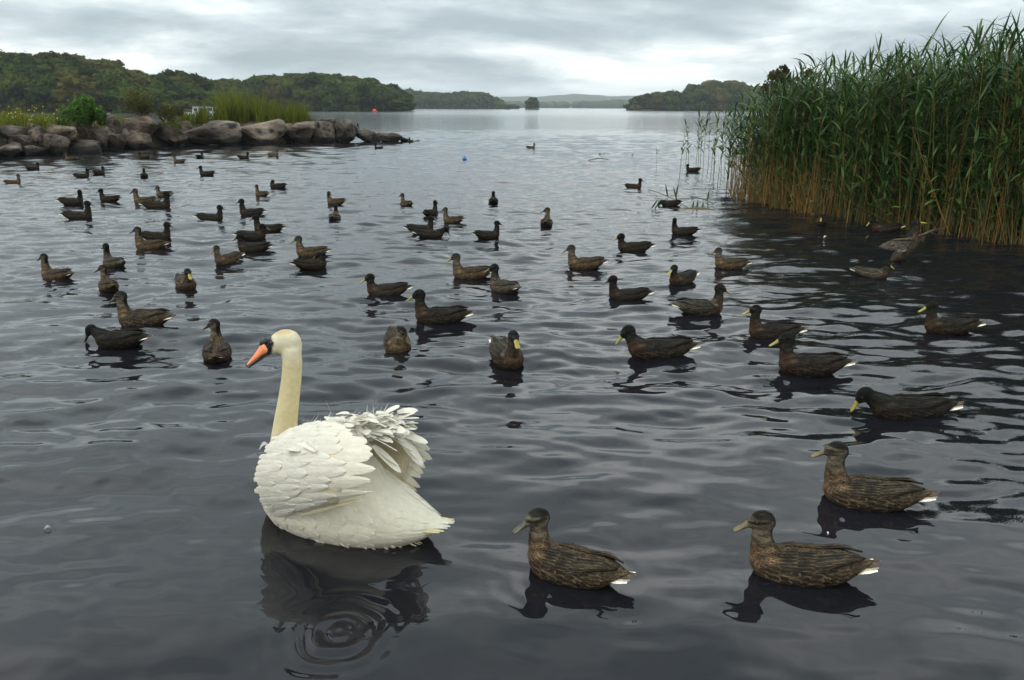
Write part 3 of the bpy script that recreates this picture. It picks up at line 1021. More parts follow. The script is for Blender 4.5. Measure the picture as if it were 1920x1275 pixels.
    for k, (px, py, top, lv) in enumerate(singles):
        g = gp(px, py)
        h = at(px, top, g.y).z
        t = empty('reed', (g.x, g.y, -.04))
        lab = ['slender reed with few leaves standing in open water beside the reed bed', 'slender reed with few leaves standing in open water beside the reed bed',
               'green reed of the loose stand between open water and reed bed', 'tall leafy reed at the thin outer end of the reed bed'][lv]
        tag(t, lab, 'reed', ['slender outlying reeds', 'slender outlying reeds', 'reeds of the loose stand', 'leafy reeds at the end of the bed'][lv])
        V, Fc, pts = reed_stem(rg, h, rg.normal(0, .03), rg.normal(0, .03), r0=.0075)
        me = mesh_from('stem', np.array(V), np.array(Fc), REED_STEM_G if lv < 3 else REED_STEM); set_col(me, np.full((len(V), 3), .4))
        link('stem', me, t)
        for Vl, Fl in reed_leaves(rg, pts, h, [5, 8, 11, 12][lv], [.5, .4, .36, .35][lv], 1.4):
            me = mesh_from('leaf', np.array(Vl), np.array(Fl), REED_G); set_col(me, np.full((len(Vl), 3), float(rg.uniform(.0, .45))))
            link('leaf', me, t)
    # stray sprigs out in the open water
    for (px, py, tx, ty, lab) in ((1193, 309, 1181, 285, 'lone sprig of reed leaning out of open water with a forked tip'),
                                  (1231, 320, 1231, 279, 'lone upright reed sprig in open water near the leaning sprig')):
        g = gp(px, py)
        tp = at(tx, ty, g.y)
        h = tp.z
        t = empty('reed_sprig', (g.x, g.y, -.03)); tag(t, lab, 'reed')
        V, Fc, pts = reed_stem(rg, h, (tp.x - g.x) / h * .8, 0, r0=.005, bend=.02)
        me = mesh_from('stem', np.array(V), np.array(Fc), REED_STEM_G); set_col(me, np.full((len(V), 3), .1)); link('stem', me, t)
        for az, f in ((.2, .8), (3.0, .85), (1.4, .95)):
            Vl, Fl = reed_leaf(rg, pts[-2], az, h * .42, .009, 1.0, .2)
            me = mesh_from('leaf', np.array(Vl), np.array(Fl), REED_G); set_col(me, np.full((len(Vl), 3), .3)); link('leaf', me, t)
    # broken reed stems lying on the water with leaves standing up
    for (p0, p1, leaves, lab) in (
            ((1216, 357), (1292, 392), [(1222, 392, 1236, 371), (1228, 393, 1243, 370), (1267, 372, 1273, 338), (1268, 374, 1262, 348), (1252, 370, 1247, 342), (1270, 352, 1280, 362)],
             'broken reed lying on the water with leaves sticking up around a feeding duck'),
            ((1282, 370), (1338, 383), [(1298, 392, 1302, 374), (1307, 392, 1308, 374), (1317, 390, 1319, 378), (1326, 378, 1331, 352), (1300, 371, 1322, 372)],
             'broken reed floating between the feeding duck and the reed bed')):
        a, b = gp(*p0), gp(*p1)
        t = empty('fallen_reed', (a.x, a.y, .012)); tag(t, lab, 'reed')
        V, Fc = [], []
        d = (b - a); side = Vector((-d.y, d.x, 0)).normalized() * .006
        nseg = 8
        for k in range(nseg + 1):
            q = d * (k / nseg); z = .035 * math.sin(math.pi * k / nseg) + .004
            for o3 in (side, -side * .5 + Vector((0, 0, .008)), -side * .5 - Vector((0, 0, .006))):
                V.append((q.x + o3.x, q.y + o3.y, z + o3.z))
        for k in range(nseg):
            for m in range(3):
                Fc.append((k * 3 + m, k * 3 + (m + 1) % 3, k * 3 + 3 + (m + 1) % 3, k * 3 + 3 + m))
        me = mesh_from('stem', np.array(V), np.array(Fc), REED_STEM_G); set_col(me, np.full((len(V), 3), .1)); link('stem', me, t)
        for (x0, y0, x1, y1) in leaves:
            g = gp(x0, y0); q = at(x1, y1, g.y)
            V, Fc = [], []
            for k in range(6):
                f = k / 5
                w = .017 * math.sin(math.pi * min(1, f * .8 + .18)) * (1 - f ** 3) + .001
                c = g.lerp(q, f) - a
                V += [(c.x - w, c.y - .01 * f, c.z), (c.x + w, c.y + .008, c.z)]
            Fc = [(2 * k, 2 * k + 1, 2 * k + 3, 2 * k + 2) for k in range(5)]
            me = mesh_from('leaf', np.array(V), np.array(Fc), REED_G); set_col(me, np.full((len(V), 3), .3)); link('leaf', me, t)
    # matted leaf debris by the fallen reeds
    g = gp(1309, 393)
    V, Fc = [], []
    for k in range(26):
        x, y, a = rg.normal(0, .12), rg.normal(0, .05), rg.normal(0, .35)
        L = rg.uniform(.05, .12); w = .009
        o = len(V); c, s = math.cos(a), math.sin(a)
        z = rg.uniform(.004, .03)
        V += [(x - c * L + s * w, y - s * L - c * w, z), (x + c * L + s * w, y + s * L - c * w, z + .004), (x + c * L - s * w, y + s * L + c * w, z + .012), (x - c * L - s * w, y - s * L + c * w, z + .006)]
        Fc.append((o, o + 1, o + 2, o + 3))
    me = mesh_from('leaf_raft', np.array(V), np.array(Fc), REED_STEM); set_col(me, np.full((len(V), 3), .05))
    tag(link('leaf_raft', me, loc=(g.x, g.y, 0)), 'small dark raft of matted dead reed leaves on the water', 'debris')

# ------------------------------------------------------------------ birds: shared tools
def tube(st, n=22, M=None):
    """closed tube through stations (centre, tangent or None, half-width, up, down)"""
    cs = [np.array(s[0], float) for s in st]
    V, Fc = [], []
    for i, s in enumerate(st):
        t = s[1]
        if t is None:
            t = cs[min(i + 1, len(cs) - 1)] - cs[max(i - 1, 0)]
        t = np.array(t, float); t /= np.linalg.norm(t) + 1e-9
        side = np.array([0.0, 1.0, 0.0])
        side -= t * side.dot(t); side /= np.linalg.norm(side)
        up = np.cross(t, side)
        if up[2] < 0 and abs(t[2]) < .9: up = -up
        for k in range(n):
            a = 2 * math.pi * k / n
            ca, sa = math.cos(a), math.sin(a)
            V.append(cs[i] + side * s[2] * ca + up * (s[3] if sa > 0 else s[4]) * sa)
    for i in range(len(st) - 1):
        for k in range(n):
            a, b = i * n + k, i * n + (k + 1) % n
            Fc.append((a, b, b + n, a + n))
    V.append(cs[0]); V.append(cs[-1])
    c0, c1 = len(V) - 2, len(V) - 1
    m = (len(st) - 1) * n
    for k in range(n):
        Fc.append((c0, (k + 1) % n, k))
        Fc.append((c1, m + k, m + (k + 1) % n))
    V = np.array(V)
    if M is not None:
        V = V @ np.array(M.to_3x3()).T + np.array(M.translation)
    return V, Fc


def fuse(parts, voxel, smooth_it=6):
    """tubes -> one continuous skin"""
    V, Fc, o = [], [], 0
    for v, f in parts:
        V.append(v); Fc += [tuple(i + o for i in q) for q in f]; o += len(v)
    me = mesh_from('tmp', np.vstack(V), Fc)
    ob = bpy.data.objects.new('tmp', me)
    COL.objects.link(ob)
    bm = bmesh.new(); bm.from_mesh(me)
    bmesh.ops.recalc_face_normals(bm, faces=bm.faces[:]); bm.to_mesh(me); bm.free()
    md = ob.modifiers.new('remesh', 'REMESH'); md.mode = 'VOXEL'; md.voxel_size = voxel; md.use_smooth_shade = True
    dg = bpy.context.evaluated_depsgraph_get()
    out = bpy.data.meshes.new_from_object(ob.evaluated_get(dg))
    bpy.data.objects.remove(ob); bpy.data.meshes.remove(me)
    n = len(out.vertices)
    P = np.empty(n * 3, np.float32); out.vertices.foreach_get('co', P); P = P.reshape(-1, 3).astype(float)
    E = np.empty(len(out.edges) * 2, np.int32); out.edges.foreach_get('vertices', E); E = E.reshape(-1, 2)
    deg = np.bincount(E.ravel(), minlength=n)[:, None].clip(1)
    for it in range(smooth_it):
        S = np.zeros_like(P)
        np.add.at(S, E[:, 0], P[E[:, 1]]); np.add.at(S, E[:, 1], P[E[:, 0]])
        lam = .55 if it % 2 == 0 else -.5 if it > 1 else .55
        P += lam * (S / deg - P)
    out.vertices.foreach_set('co', P.astype(np.float32).ravel())
    out.update()
    out.polygons.foreach_set('use_smooth', np.ones(len(out.polygons), dtype=bool))
    out.materials.clear()
    return out, P


def feather(P, s0, ds, t0, t1, lift0, lift1, sign=1.0, seg=7, point=.0, cup=.0015, curl=0.0, drift=0.0):
    """a feather lying on the surface P(s, t): shaft along t, rounded tip"""
    V = []
    e = .012
    for k in range(seg + 1):
        f = 1 - (1 - k / seg) ** 1.7
        t = t0 + (t1 - t0) * f
        w = ds * (min(1.0, .45 + 1.6 * f)) * (math.sqrt(max(0.0, 1 - max(0, (f - .55) / .45) ** 2.2)) if point == 0 else max(0, 1 - f ** 1.5))
        w = max(w, ds * .03)
        s1 = s0 + drift * f * f
        nrm = np.cross(P(s0 + e, t) - P(s0 - e, t), P(s0, t + e) - P(s0, t - e))
        nrm = nrm / (np.linalg.norm(nrm) + 1e-9) * sign
        L = lift0 + (lift1 - lift0) * f + curl * f * f
        for q, cz in ((-1, -1.0), (-.6, .1), (0, 1.0), (.6, .1), (1, -1.0)):
            V.append(P(s1 + q * w, t) + nrm * (L + cup * cz))
    Fc = []
    for k in range(seg):
        for m in range(4):
            q = 5 * k + m
            Fc.append((q, q + 1, q + 6, q + 5))
    return np.array(V), Fc


def bird_mat(name, scale=105.0, contrast=1.0, rough=.8):
    """plumage: Col gives the colour, its alpha how strongly the feathers are scalloped"""
    m, n, l, out = new_mat(name)
    at_ = N(n, 'ShaderNodeAttribute', attribute_name='Col')
    tc = N(n, 'ShaderNodeTexCoord')
    mp = N(n, 'ShaderNodeMapping'); mp.inputs['Scale'].default_value = (.5, 1.0, 1.35)
    l.new(tc.outputs['Object'], mp.inputs[0])
    nz = N(n, 'ShaderNodeTexNoise', i_Scale=30.0, i_Detail=3.0); l.new(mp.outputs[0], nz.inputs['Vector'])
    wob = N(n, 'ShaderNodeMix', data_type='RGBA', blend_type='LINEAR_LIGHT', i_0=.012)
    l.new(mp.outputs[0], wob.inputs[6]); l.new(nz.outputs['Color'], wob.inputs[7])
    vo = N(n, 'ShaderNodeTexVoronoi', feature='DISTANCE_TO_EDGE', i_Scale=scale); l.new(wob.outputs[2], vo.inputs['Vector'])
    r = ramp(n, [(0.0, (3.4, 2.9, 2.3)), (0.05, (2.4, 2.1, 1.75)), (0.12, (.85, .8, .75)), (0.3, (.5, .47, .45)), (0.45, (.9, .85, .75))])
    l.new(vo.outputs['Distance'], r.inputs[0])
    mu = N(n, 'ShaderNodeMix', data_type='RGBA', blend_type='MULTIPLY', i_0=1.0)
    l.new(at_.outputs['Color'], mu.inputs[6]); l.new(r.outputs[0], mu.inputs[7])
    mx = N(n, 'ShaderNodeMix', data_type='RGBA'); l.new(at_.outputs['Alpha'], mx.inputs[0])
    l.new(at_.outputs['Color'], mx.inputs[6]); l.new(mu.outputs[2], mx.inputs[7])
    nf = N(n, 'ShaderNodeTexNoise', i_Scale=160.0, i_Detail=4.0); l.new(mp.outputs[0], nf.inputs['Vector'])
    rf = ramp(n, [(0.3, (.68, .68, .68)), (0.7, (1.3, 1.3, 1.3))]); l.new(nf.outputs[0], rf.inputs[0])
    m3 = N(n, 'ShaderNodeMix', data_type='RGBA', blend_type='MULTIPLY', i_0=1.0)
    l.new(mx.outputs[2], m3.inputs[6]); l.new(rf.outputs[0], m3.inputs[7])
    nm = N(n, 'ShaderNodeTexNoise', i_Scale=42.0, i_Detail=3.0, i_Roughness=.6); l.new(mp.outputs[0], nm.inputs['Vector'])
    rm = ramp(n, [(0.36, (.5, .5, .52)), (0.5, (.95, .95, .95)), (0.64, (1.75, 1.65, 1.5))]); l.new(nm.outputs[0], rm.inputs[0])
    m4 = N(n, 'ShaderNodeMix', data_type='RGBA', blend_type='MULTIPLY', i_0=1.0)
    l.new(m3.outputs[2], m4.inputs[6]); l.new(rm.outputs[0], m4.inputs[7])
    p = N(n, 'ShaderNodeBsdfPrincipled', i_Roughness=rough); p.inputs['Specular IOR Level'].default_value = .1
    l.new(m4.outputs[2], p.inputs['Base Color'])
    b = N(n, 'ShaderNodeBump', i_Strength=.35, i_Distance=.003); l.new(nf.outputs[0], b.inputs['Height']); l.new(b.outputs[0], p.inputs['Normal'])
    l.new(p.outputs[0], out.inputs[0])
    return m


PLUMAGE = bird_mat('duck_plumage')
EYE = simple_mat('bird_eye', (.004, .004, .004), rough=.15, spec=.6)
BILL_Y = simple_mat('yellow_bill', (.21, .175, .022), (.31, .25, .03), .4, 40)
BILL_O = simple_mat('olive_bill', (.085, .07, .03), (.16, .115, .04), .4, 40)
BILL_D = simple_mat('dusky_bill', (.04, .036, .025), (.075, .06, .03), .4, 40)
FOOT = simple_mat('orange_foot', (.55, .16, .02), (.65, .2, .03), .5, 40)
NAIL = simple_mat('bill_tip', (.02, .018, .014), rough=.4)

# ------------------------------------------------------------------ ducks
D_BODY = [(-.262, .088, .010, .005, .005), (-.235, .078, .030, .014, .016), (-.20, .066, .056, .037, .038), (-.15, .052, .077, .059, .060), (-.08, .038, .089, .066, .075),
          (0.0, .032, .097, .071, .085), (.06, .030, .094, .070, .083), (.11, .032, .080, .064, .075), (.145, .040, .056, .052, .056), (.168, .046, .028, .028, .030), (.176, .047, .008, .008, .008)]
DBX = np.array([s[0] for s in D_BODY]); DBZ = np.array([s[1] for s in D_BODY]); DBW = np.array([s[2] for s in D_BODY]); DBH = np.array([s[3] for s in D_BODY])
POSES = {   # head centre, bezier control, yaw, pitch (down)
    'normal': ((.146, 0, .206), (.150, 0, .11), 0, 12), 'tall': ((.140, 0, .226), (.150, 0, .12), 0, 8), 'short': ((.148, 0, .175), (.155, 0, .10), 0, 14),
    'look_l': ((.136, .012, .208), (.148, 0, .11), 48, 10), 'look_r': ((.136, -.012, .208), (.148, 0, .11), -48, 10),
    'look_far_l': ((.136, .008, .210), (.148, 0, .11), 85, 10), 'look_far_r': ((.136, -.008, .210), (.148, 0, .11), -85, 10),
    'low': ((.185, 0, .150), (.165, 0, .10), 0, 34), 'feed': ((.215, 0, .105), (.18, 0, .10), 0, 42), 'dip': ((.215, 0, .045), (.20, 0, .09), 0, 60),
    'tuck': ((.085, .02, .150), (.14, 0, .13), 150, 18), 'preen': ((.135, .03, .155), (.15, .01, .11), 70, 40), 'flap': ((.262, 0, .098), (.20, 0, .055), 0, 42)}
PLUM = {
    'hen':   dict(head=(.200, .150, .100), cap=(.030, .024, .018), line=(.022, .018, .014), throat=(.300, .210, .130), breast=(.165, .098, .056), flank=(.125, .080, .045), back=(.062, .043, .028), vent=(.11, .075, .045), pat=.95),
    'drake': dict(head=(.052, .050, .038), cap=(.016, .018, .013), line=(.014, .015, .011), throat=(.070, .060, .042), breast=(.120, .060, .034), flank=(.095, .066, .045), back=(.042, .033, .026), vent=(.07, .055, .04), pat=.6),
    'dark':  dict(head=(.036, .034, .027), cap=(.014, .014, .012), line=(.012, .012, .010), throat=(.050, .042, .030), breast=(.070, .042, .027), flank=(.062, .045, .032), back=(.036, .028, .022), vent=(.045, .036, .027), pat=.55),
    'grey':  dict(head=(.060, .058, .050), cap=(.022, .022, .019), line=(.02, .02, .017), throat=(.12, .10, .08), breast=(.15, .085, .05), flank=(.17, .13, .095), back=(.09, .075, .062), vent=(.22, .2, .18), pat=.7)}
for _p in PLUM.values():
    for _k in list(_p):
        if _k != 'pat': _p[_k] = tuple(float(a * (.42 if _p is PLUM['hen'] else .29)) for a in (.7 * np.array(_p[_k]) + .3 * np.mean(_p[_k])) * (.95, 1.0, .92))
_cache = {}


def head_matrix(pose):
    hc, ctl, yaw, pitch = POSES[pose]
    return Matrix.Translation(hc) @ Matrix.Rotation(R(yaw), 4, 'Z') @ Matrix.Rotation(R(pitch), 4, 'Y') @ Matrix.Scale(1.20, 4)


HEAD_ST = [(-.044, -.004, .010, .012, .014), (-.036, -.002, .021, .022, .026), (-.018, .002, .0285, .030, .034), (.006, .002, .0285, .030, .031), (.024, -.001, .0225, .022, .024), (.040, -.006, .0145, .012, .014), (.046, -.008, .008, .006, .008)]
BILL_ST = [(.028, -.003, .0145, .0165, .016), (.042, -.009, .0125, .012, .012), (.056, -.0155, .0125, .0075, .0085), (.071, -.021, .0145, .0048, .0064), (.081, -.0245, .0138, .0034, .0052), (.088, -.0265, .008, .002, .003), (.0905, -.027, .002, .001, .001)]


def duck_body(pose, plum):
    key = ('body', pose, plum)
    if key in _cache: return _cache[key]
    k0 = ('shape', pose)
    if k0 not in _cache:
        hc, ctl, yaw, pitch = POSES[pose]
        HM = head_matrix(pose)
        body = tube([((x, 0, z), (1, 0, 0), w, hu, hd) for x, z, w, hu, hd in D_BODY], 26)
        b0 = np.array((.100, 0, .048)); b1 = np.array(ctl); b2 = np.array(HM @ Vector((-.010, 0, -.010)))
        st = []
        for t in np.linspace(0, 1, 9):
            p = (1 - t) ** 2 * b0 + 2 * t * (1 - t) * b1 + t * t * b2
            r = float(np.interp(t, [0, .25, .5, .75, 1], [.068, .055, .044, .0370, .034]))
            st.append((p, None, r * .92, r, r))
        neck = tube(st, 20)
        head = tube([((x, 0, z), (1, 0, 0), w, hu, hd) for x, z, w, hu, hd in HEAD_ST], 20, HM)
        _cache[k0] = fuse([body, neck, head], .0058, 7)
    me0, P = _cache[k0]
    me = me0.copy()
    c = PLUM[plum]
    HMi = np.array(head_matrix(pose).inverted())
    h = P @ HMi[:3, :3].T + HMi[:3, 3]
    n = len(P)
    C = np.tile(np.array(c['flank']), (n, 1)); A = np.full(n, c['pat'])

    def put(mask, col, a=None):
        m = np.clip(mask, 0, 1)[:, None]
        C[:] = C * (1 - m) + np.array(col) * m
        if a is not None: A[:] = A * (1 - m[:, 0]) + a * m[:, 0]
    x, y, z = P.T
    put(smooth01(z - .03 - .35 * np.abs(y), .012, .045) * (1 - smooth01(x, .06, .12)), c['back'], c['pat'])
    put(smooth01(-x, .17, .21), c['vent'], c['pat'] * .7)
    put(smooth01(x, .075, .125), c['breast'], c['pat'] * .55)
    hx, hy, hz = h.T
    hd = np.sqrt((hx / .060) ** 2 + (hy / .042) ** 2 + ((hz + .004) / .048) ** 2)
    inhead = 1 - smooth01(hd, .93, 1.12)
    hc = np.array(POSES[pose][0])
    neckd = smooth01(z, hc[2] * .52, hc[2] * .74) * smooth01(x, .06, .1)
    put(np.maximum(neckd, inhead), c['head'], .12)
    put(inhead * (1 - smooth01(hz, -.024, -.012)) * smooth01(hx, -.02, .01), c['throat'], .1)
    nape = smooth01(-hx, .012, .026)
    put(np.maximum(inhead * smooth01(hz - .25 * hx, .010, .017), np.maximum(inhead, neckd) * nape * (1 - smooth01(np.abs(hy), .012, .022))), c['cap'], .05)
    eyeline = np.exp(-((hz - .0035 - .04 * hx) / .0042) ** 2) * smooth01(hx, -.034, -.026) * (1 - smooth01(hx, .036, .046)) * smooth01(np.abs(hy), .008, .014)
    put(inhead * eyeline, c['line'], .02)
    set_col(me, np.hstack([C, A[:, None]]))
    me.materials.append(PLUMAGE)
    _cache[key] = me
    return me


def wing_P(side):
    def P(s, t):
        x = .088 - .315 * t
        lf = float(smooth01(np.array(t), -.02, .25)); w = np.interp(x, DBX, DBW) - .002 + .006 * lf; hu = np.interp(x, DBX, DBH) - .002 + .008 * lf; zc = np.interp(x, DBX, DBZ)
        k = float(smooth01(np.array(t), .45, 1.0))
        w = w * (1 - k) + k * max(w, .034); hu = hu * (1 - k) + k * max(hu, .030)
        zc = zc + .012 * k
        lo = R(24 + 10 * t); hi = R(84 - 14 * t)
        a = lo + (hi - lo) * s
        return np.array([x, side * w * math.cos(a), zc + hu * math.sin(a)])
    return P


def wing_meshes(plum):
    key = ('wing', plum)
    if key in _cache: return _cache[key]
    c = PLUM[plum]
    res = {}
    for side in (1, -1):
        P = wing_P(side)
        ns, nt = 9, 16
        V = []
        for j in range(nt):
            t = j / (nt - 1)
            shrink = math.sqrt(max(.02, 1 - max(0, (t - .5) / .5) ** 2.4)) * (.12 + .88 * math.sin(math.pi / 2 * min(1, t / .32)))
            for i in range(ns):
                s = .5 + (i / (ns - 1) - .5) * shrink
                V.append(P(s, t) + np.array([0, 0, -.0]))
        inner = [v * np.array([1, .93, 1]) - np.array([0, 0, .007]) for v in V]
        Fc = grid_faces(nt, ns)
        n = nt * ns
        Fi = [tuple(q + n for q in f[::-1]) for f in Fc]
        rim = []
        border = [(0, i) for i in range(ns)] + [(j, ns - 1) for j in range(1, nt)] + [(nt - 1, i) for i in range(ns - 2, -1, -1)] + [(j, 0) for j in range(nt - 2, 0, -1)]
        for a, b in zip(border, border[1:] + border[:1]):
            ia, ib = a[0] * ns + a[1], b[0] * ns + b[1]
            rim.append((ia, ib, ib + n, ia + n))
        me = mesh_from('wing', np.array(V + inner), Fc + Fi + rim, PLUMAGE)
        C = []
        for v in V + inner:
            t = (.088 - v[0]) / .315
            col = np.array(c['back']) * (1.25 if t < .5 else .95)
            C.append((*col, c['pat'] * (1 - .75 * float(smooth01(np.array(t), .45, .7)))))
        set_col(me, np.array(C))
        fl = []
        rows = [(.16, .24, 5, .14, .30, .62, 0), (.08, .42, 5, .12, .26, .66, 1), (.5, .98, 4, .17, .34, .46, 2), (.62, 1.02, 2, .16, .42, .7, 3)]
        base = np.array(c['back'])

        def add(s0, ds, t0, t1, l0, l1, col):
            v, f = feather(P, s0, ds, t0, t1, l0, l1, sign=-side, seg=6, cup=.0012)
            m = mesh_from('feather', v, f, PLUMAGE)
            k = np.ones((len(v), 4)); k[:, :3] = col
            # paler fringe along both edges and round the tip
            fr = np.array(c['flank']) * (2.7 if plum == 'hen' else 1.7)
            k[0::5, :3] = fr; k[4::5, :3] = fr
            k[-10:-5:4, :3] = fr; k[-5:, :3] = fr
            k[2::5, :3] = np.array(col) * .7
            k[:, 3] = 0
            set_col(m, k); fl.append(m)
        for i in range(6): add(.10 + .15 * i, .10, .02 + .01 * i, .26, .001, .006, base * 1.2)
        for i in range(6): add(.06 + .16 * i, .11, .16, .44 + .01 * i, .001, .005, base * 1.05)
        for i in range(4): add(.12 + .2 * i, .13, .34, .66 + .03 * i, .001, .004, base * (1.5 if i == 1 else .9))
        for i in range(3): add(.36 + .2 * i, .15, .48, .93 - .05 * i, .003, .006, base * (1.9, 1.35, 1.0)[i])
        res[side] = (me, fl)
    _cache[key] = res
    return res


def flank_P(side):
    def P(s, t):
        x = .150 - .37 * t
        w = np.interp(x, DBX, DBW); zc = np.interp(x, DBX, DBZ); hu = np.interp(x, DBX, DBH)
        hd = np.interp(x, DBX, [q[4] for q in D_BODY])
        a = R(-32 + 68 * s)
        return np.array([x, side * w * math.cos(a), zc + (hu if a > 0 else hd) * math.sin(a)])
    return P


def flank_feathers(plum):
    key = ('flankf', plum)
    if key in _cache: return _cache[key]
    c = PLUM[plum]
    rg = np.random.default_rng(9)
    res = []
    for side in (1, -1):
        P = flank_P(side)
        for r_ in range(7, -1, -1):
            t0 = .06 + .095 * r_
            for i in range(5):
                s0 = (i + (.5 if r_ % 2 else 0)) / 4.6 + rg.normal(0, .035)
                v, f = feather(P, s0, .135 * rg.uniform(.9, 1.1), t0 + rg.normal(0, .016), t0 + .155 + rg.normal(0, .022), .0002, .0032, sign=-side, seg=6, cup=.0005)
                m = mesh_from('feather', v, f, PLUMAGE)
                base = np.array(c['breast'] if r_ < 2 else c['flank'])
                k = np.ones((len(v), 4)); k[:, :3] = base * .62 * rg.uniform(.8, 1.15)
                fr = base * rg.uniform(1.3, 2.6) * (1 if plum == 'hen' else .75)
                k[0::5, :3] = fr; k[4::5, :3] = fr; k[-5:, :3] = fr; k[-9:-5, :3] = k[-9:-5, :3] * .3 + fr * .7
                k[2::5, :3] *= .7
                k[:, 3] = .15
                set_col(m, k); res.append(m)
    _cache[key] = res
    return res


def duck_bill(pose, kind):
    key = ('bill', pose, kind)
    if key not in _cache:
        v, f = tube([((x, 0, z), (1, 0, 0), w, hu, hd) for x, z, w, hu, hd in BILL_ST], 14, head_matrix(pose))
        _cache[key] = mesh_from('bill', v, f, {'y': BILL_Y, 'o': BILL_O, 'd': BILL_D}[kind])
        v, f = tube([((x, 0, z), (1, 0, 0), w, hu, hd) for x, z, w, hu, hd in ((.082, -.0246, .003, .001, .001), (.085, -.0252, .0048, .003, .003), (.0895, -.0266, .0044, .0026, .003), (.0912, -.027, .001, .001, .001))], 8, head_matrix(pose))
        _cache[key + ('nail',)] = mesh_from('nail', v, f, NAIL)
    return _cache[key], _cache[key + ('nail',)]


def duck_eye(pose, side):
    key = ('eye', pose, side)
    if key not in _cache:
        HM = head_matrix(pose)
        p = HM @ Vector((.012, side * .0262, .0065))
        iv, fi = ICO2
        _cache[key] = mesh_from('eye', iv * .0046 + np.array(p), fi, EYE)
    return _cache[key]


def duck_tail(white):
    key = ('tail', white)
    if key in _cache: return _cache[key]
    V, Fc, C = [], [], []
    for i in range(7):
        a = (i - 3) / 3
        o = len(V)
        edge = abs(a) > .6
        for k in range(5):
            f = k / 4
            x = -.205 - .085 * f * (1 - .22 * abs(a)); y = a * (.030 + .008 * f); z = .072 + .020 * f - .020 * abs(a) - .002 * (i % 2)
            w = .0160 * (1 - 1.4 * max(0, f - .45) ** 1.4)
            col = ((.66, .62, .54) if abs(a) > .9 else (.30, .26, .2)) if edge and white else (.075, .055, .038)
            for sg, dz in ((-1, 0), (0, .003), (1, 0)):
                V.append((x, y + sg * w, z + dz)); C.append((*col, .0))
        for k in range(4):
            for m in range(2):
                q = o + 3 * k + m
                Fc.append((q, q + 1, q + 4, q + 3))
    me = mesh_from('tail', np.array(V), Fc, PLUMAGE); set_col(me, np.array(C))
    _cache[key] = me
    return me


def duck_foot():
    if 'foot' in _cache: return _cache['foot']
    leg = tube([((-.03, 0, -.03), None, .006, .006, .006), ((-.045, 0, -.075), None, .0045, .0045, .0045), ((-.05, 0, -.085), None, .004, .004, .004)], 8)
    V = [(-.05, 0, -.083), (-.10, -.028, -.098), (-.112, 0, -.096), (-.10, .028, -.098), (-.05, 0, -.088), (-.10, -.028, -.101), (-.112, 0, -.099), (-.10, .028, -.101)]
    Fc = [(0, 1, 2), (0, 2, 3), (4, 6, 5), (4, 7, 6), (1, 5, 6, 2), (2, 6, 7, 3), (0, 4, 5, 1), (0, 3, 7, 4)]
    o = len(leg[0])
    me = mesh_from('foot', np.vstack([leg[0], np.array(V)]), leg[1] + [tuple(i + o for i in f) for f in Fc], FOOT)
    _cache['foot'] = me
    return me


def make_duck(loc, heading, pose, plum, bill, label, group=None, scale=1.0, near=False, white=True, feet=False, z=0.0):
    t = empty('duck', (loc.x, loc.y, z), R(heading), scale)
    tag(t, label, 'duck', group)
    bd = link('body', duck_body(pose, plum), t)
    if near:
        for f in flank_feathers(plum): link('feather', f, bd)
    b, nl = duck_bill(pose, bill)
    bo = link('bill', b, t)
    if near: link('nail', nl, bo)
    for s in (1, -1):
        link('eye', duck_eye(pose, s), t)
        if pose != 'flap':
            me, fl = wing_meshes(plum)[s]
            w = link('wing', me, t)
            if near:
                for f in fl: link('feather', f, w)
    link('tail', duck_tail(white), t)
    if feet:
        for s, k in ((.035, 0), (-.035, 1)):
            link('foot', duck_foot(), t, (-.02 - .05 * k, s, 0.012))
    return t


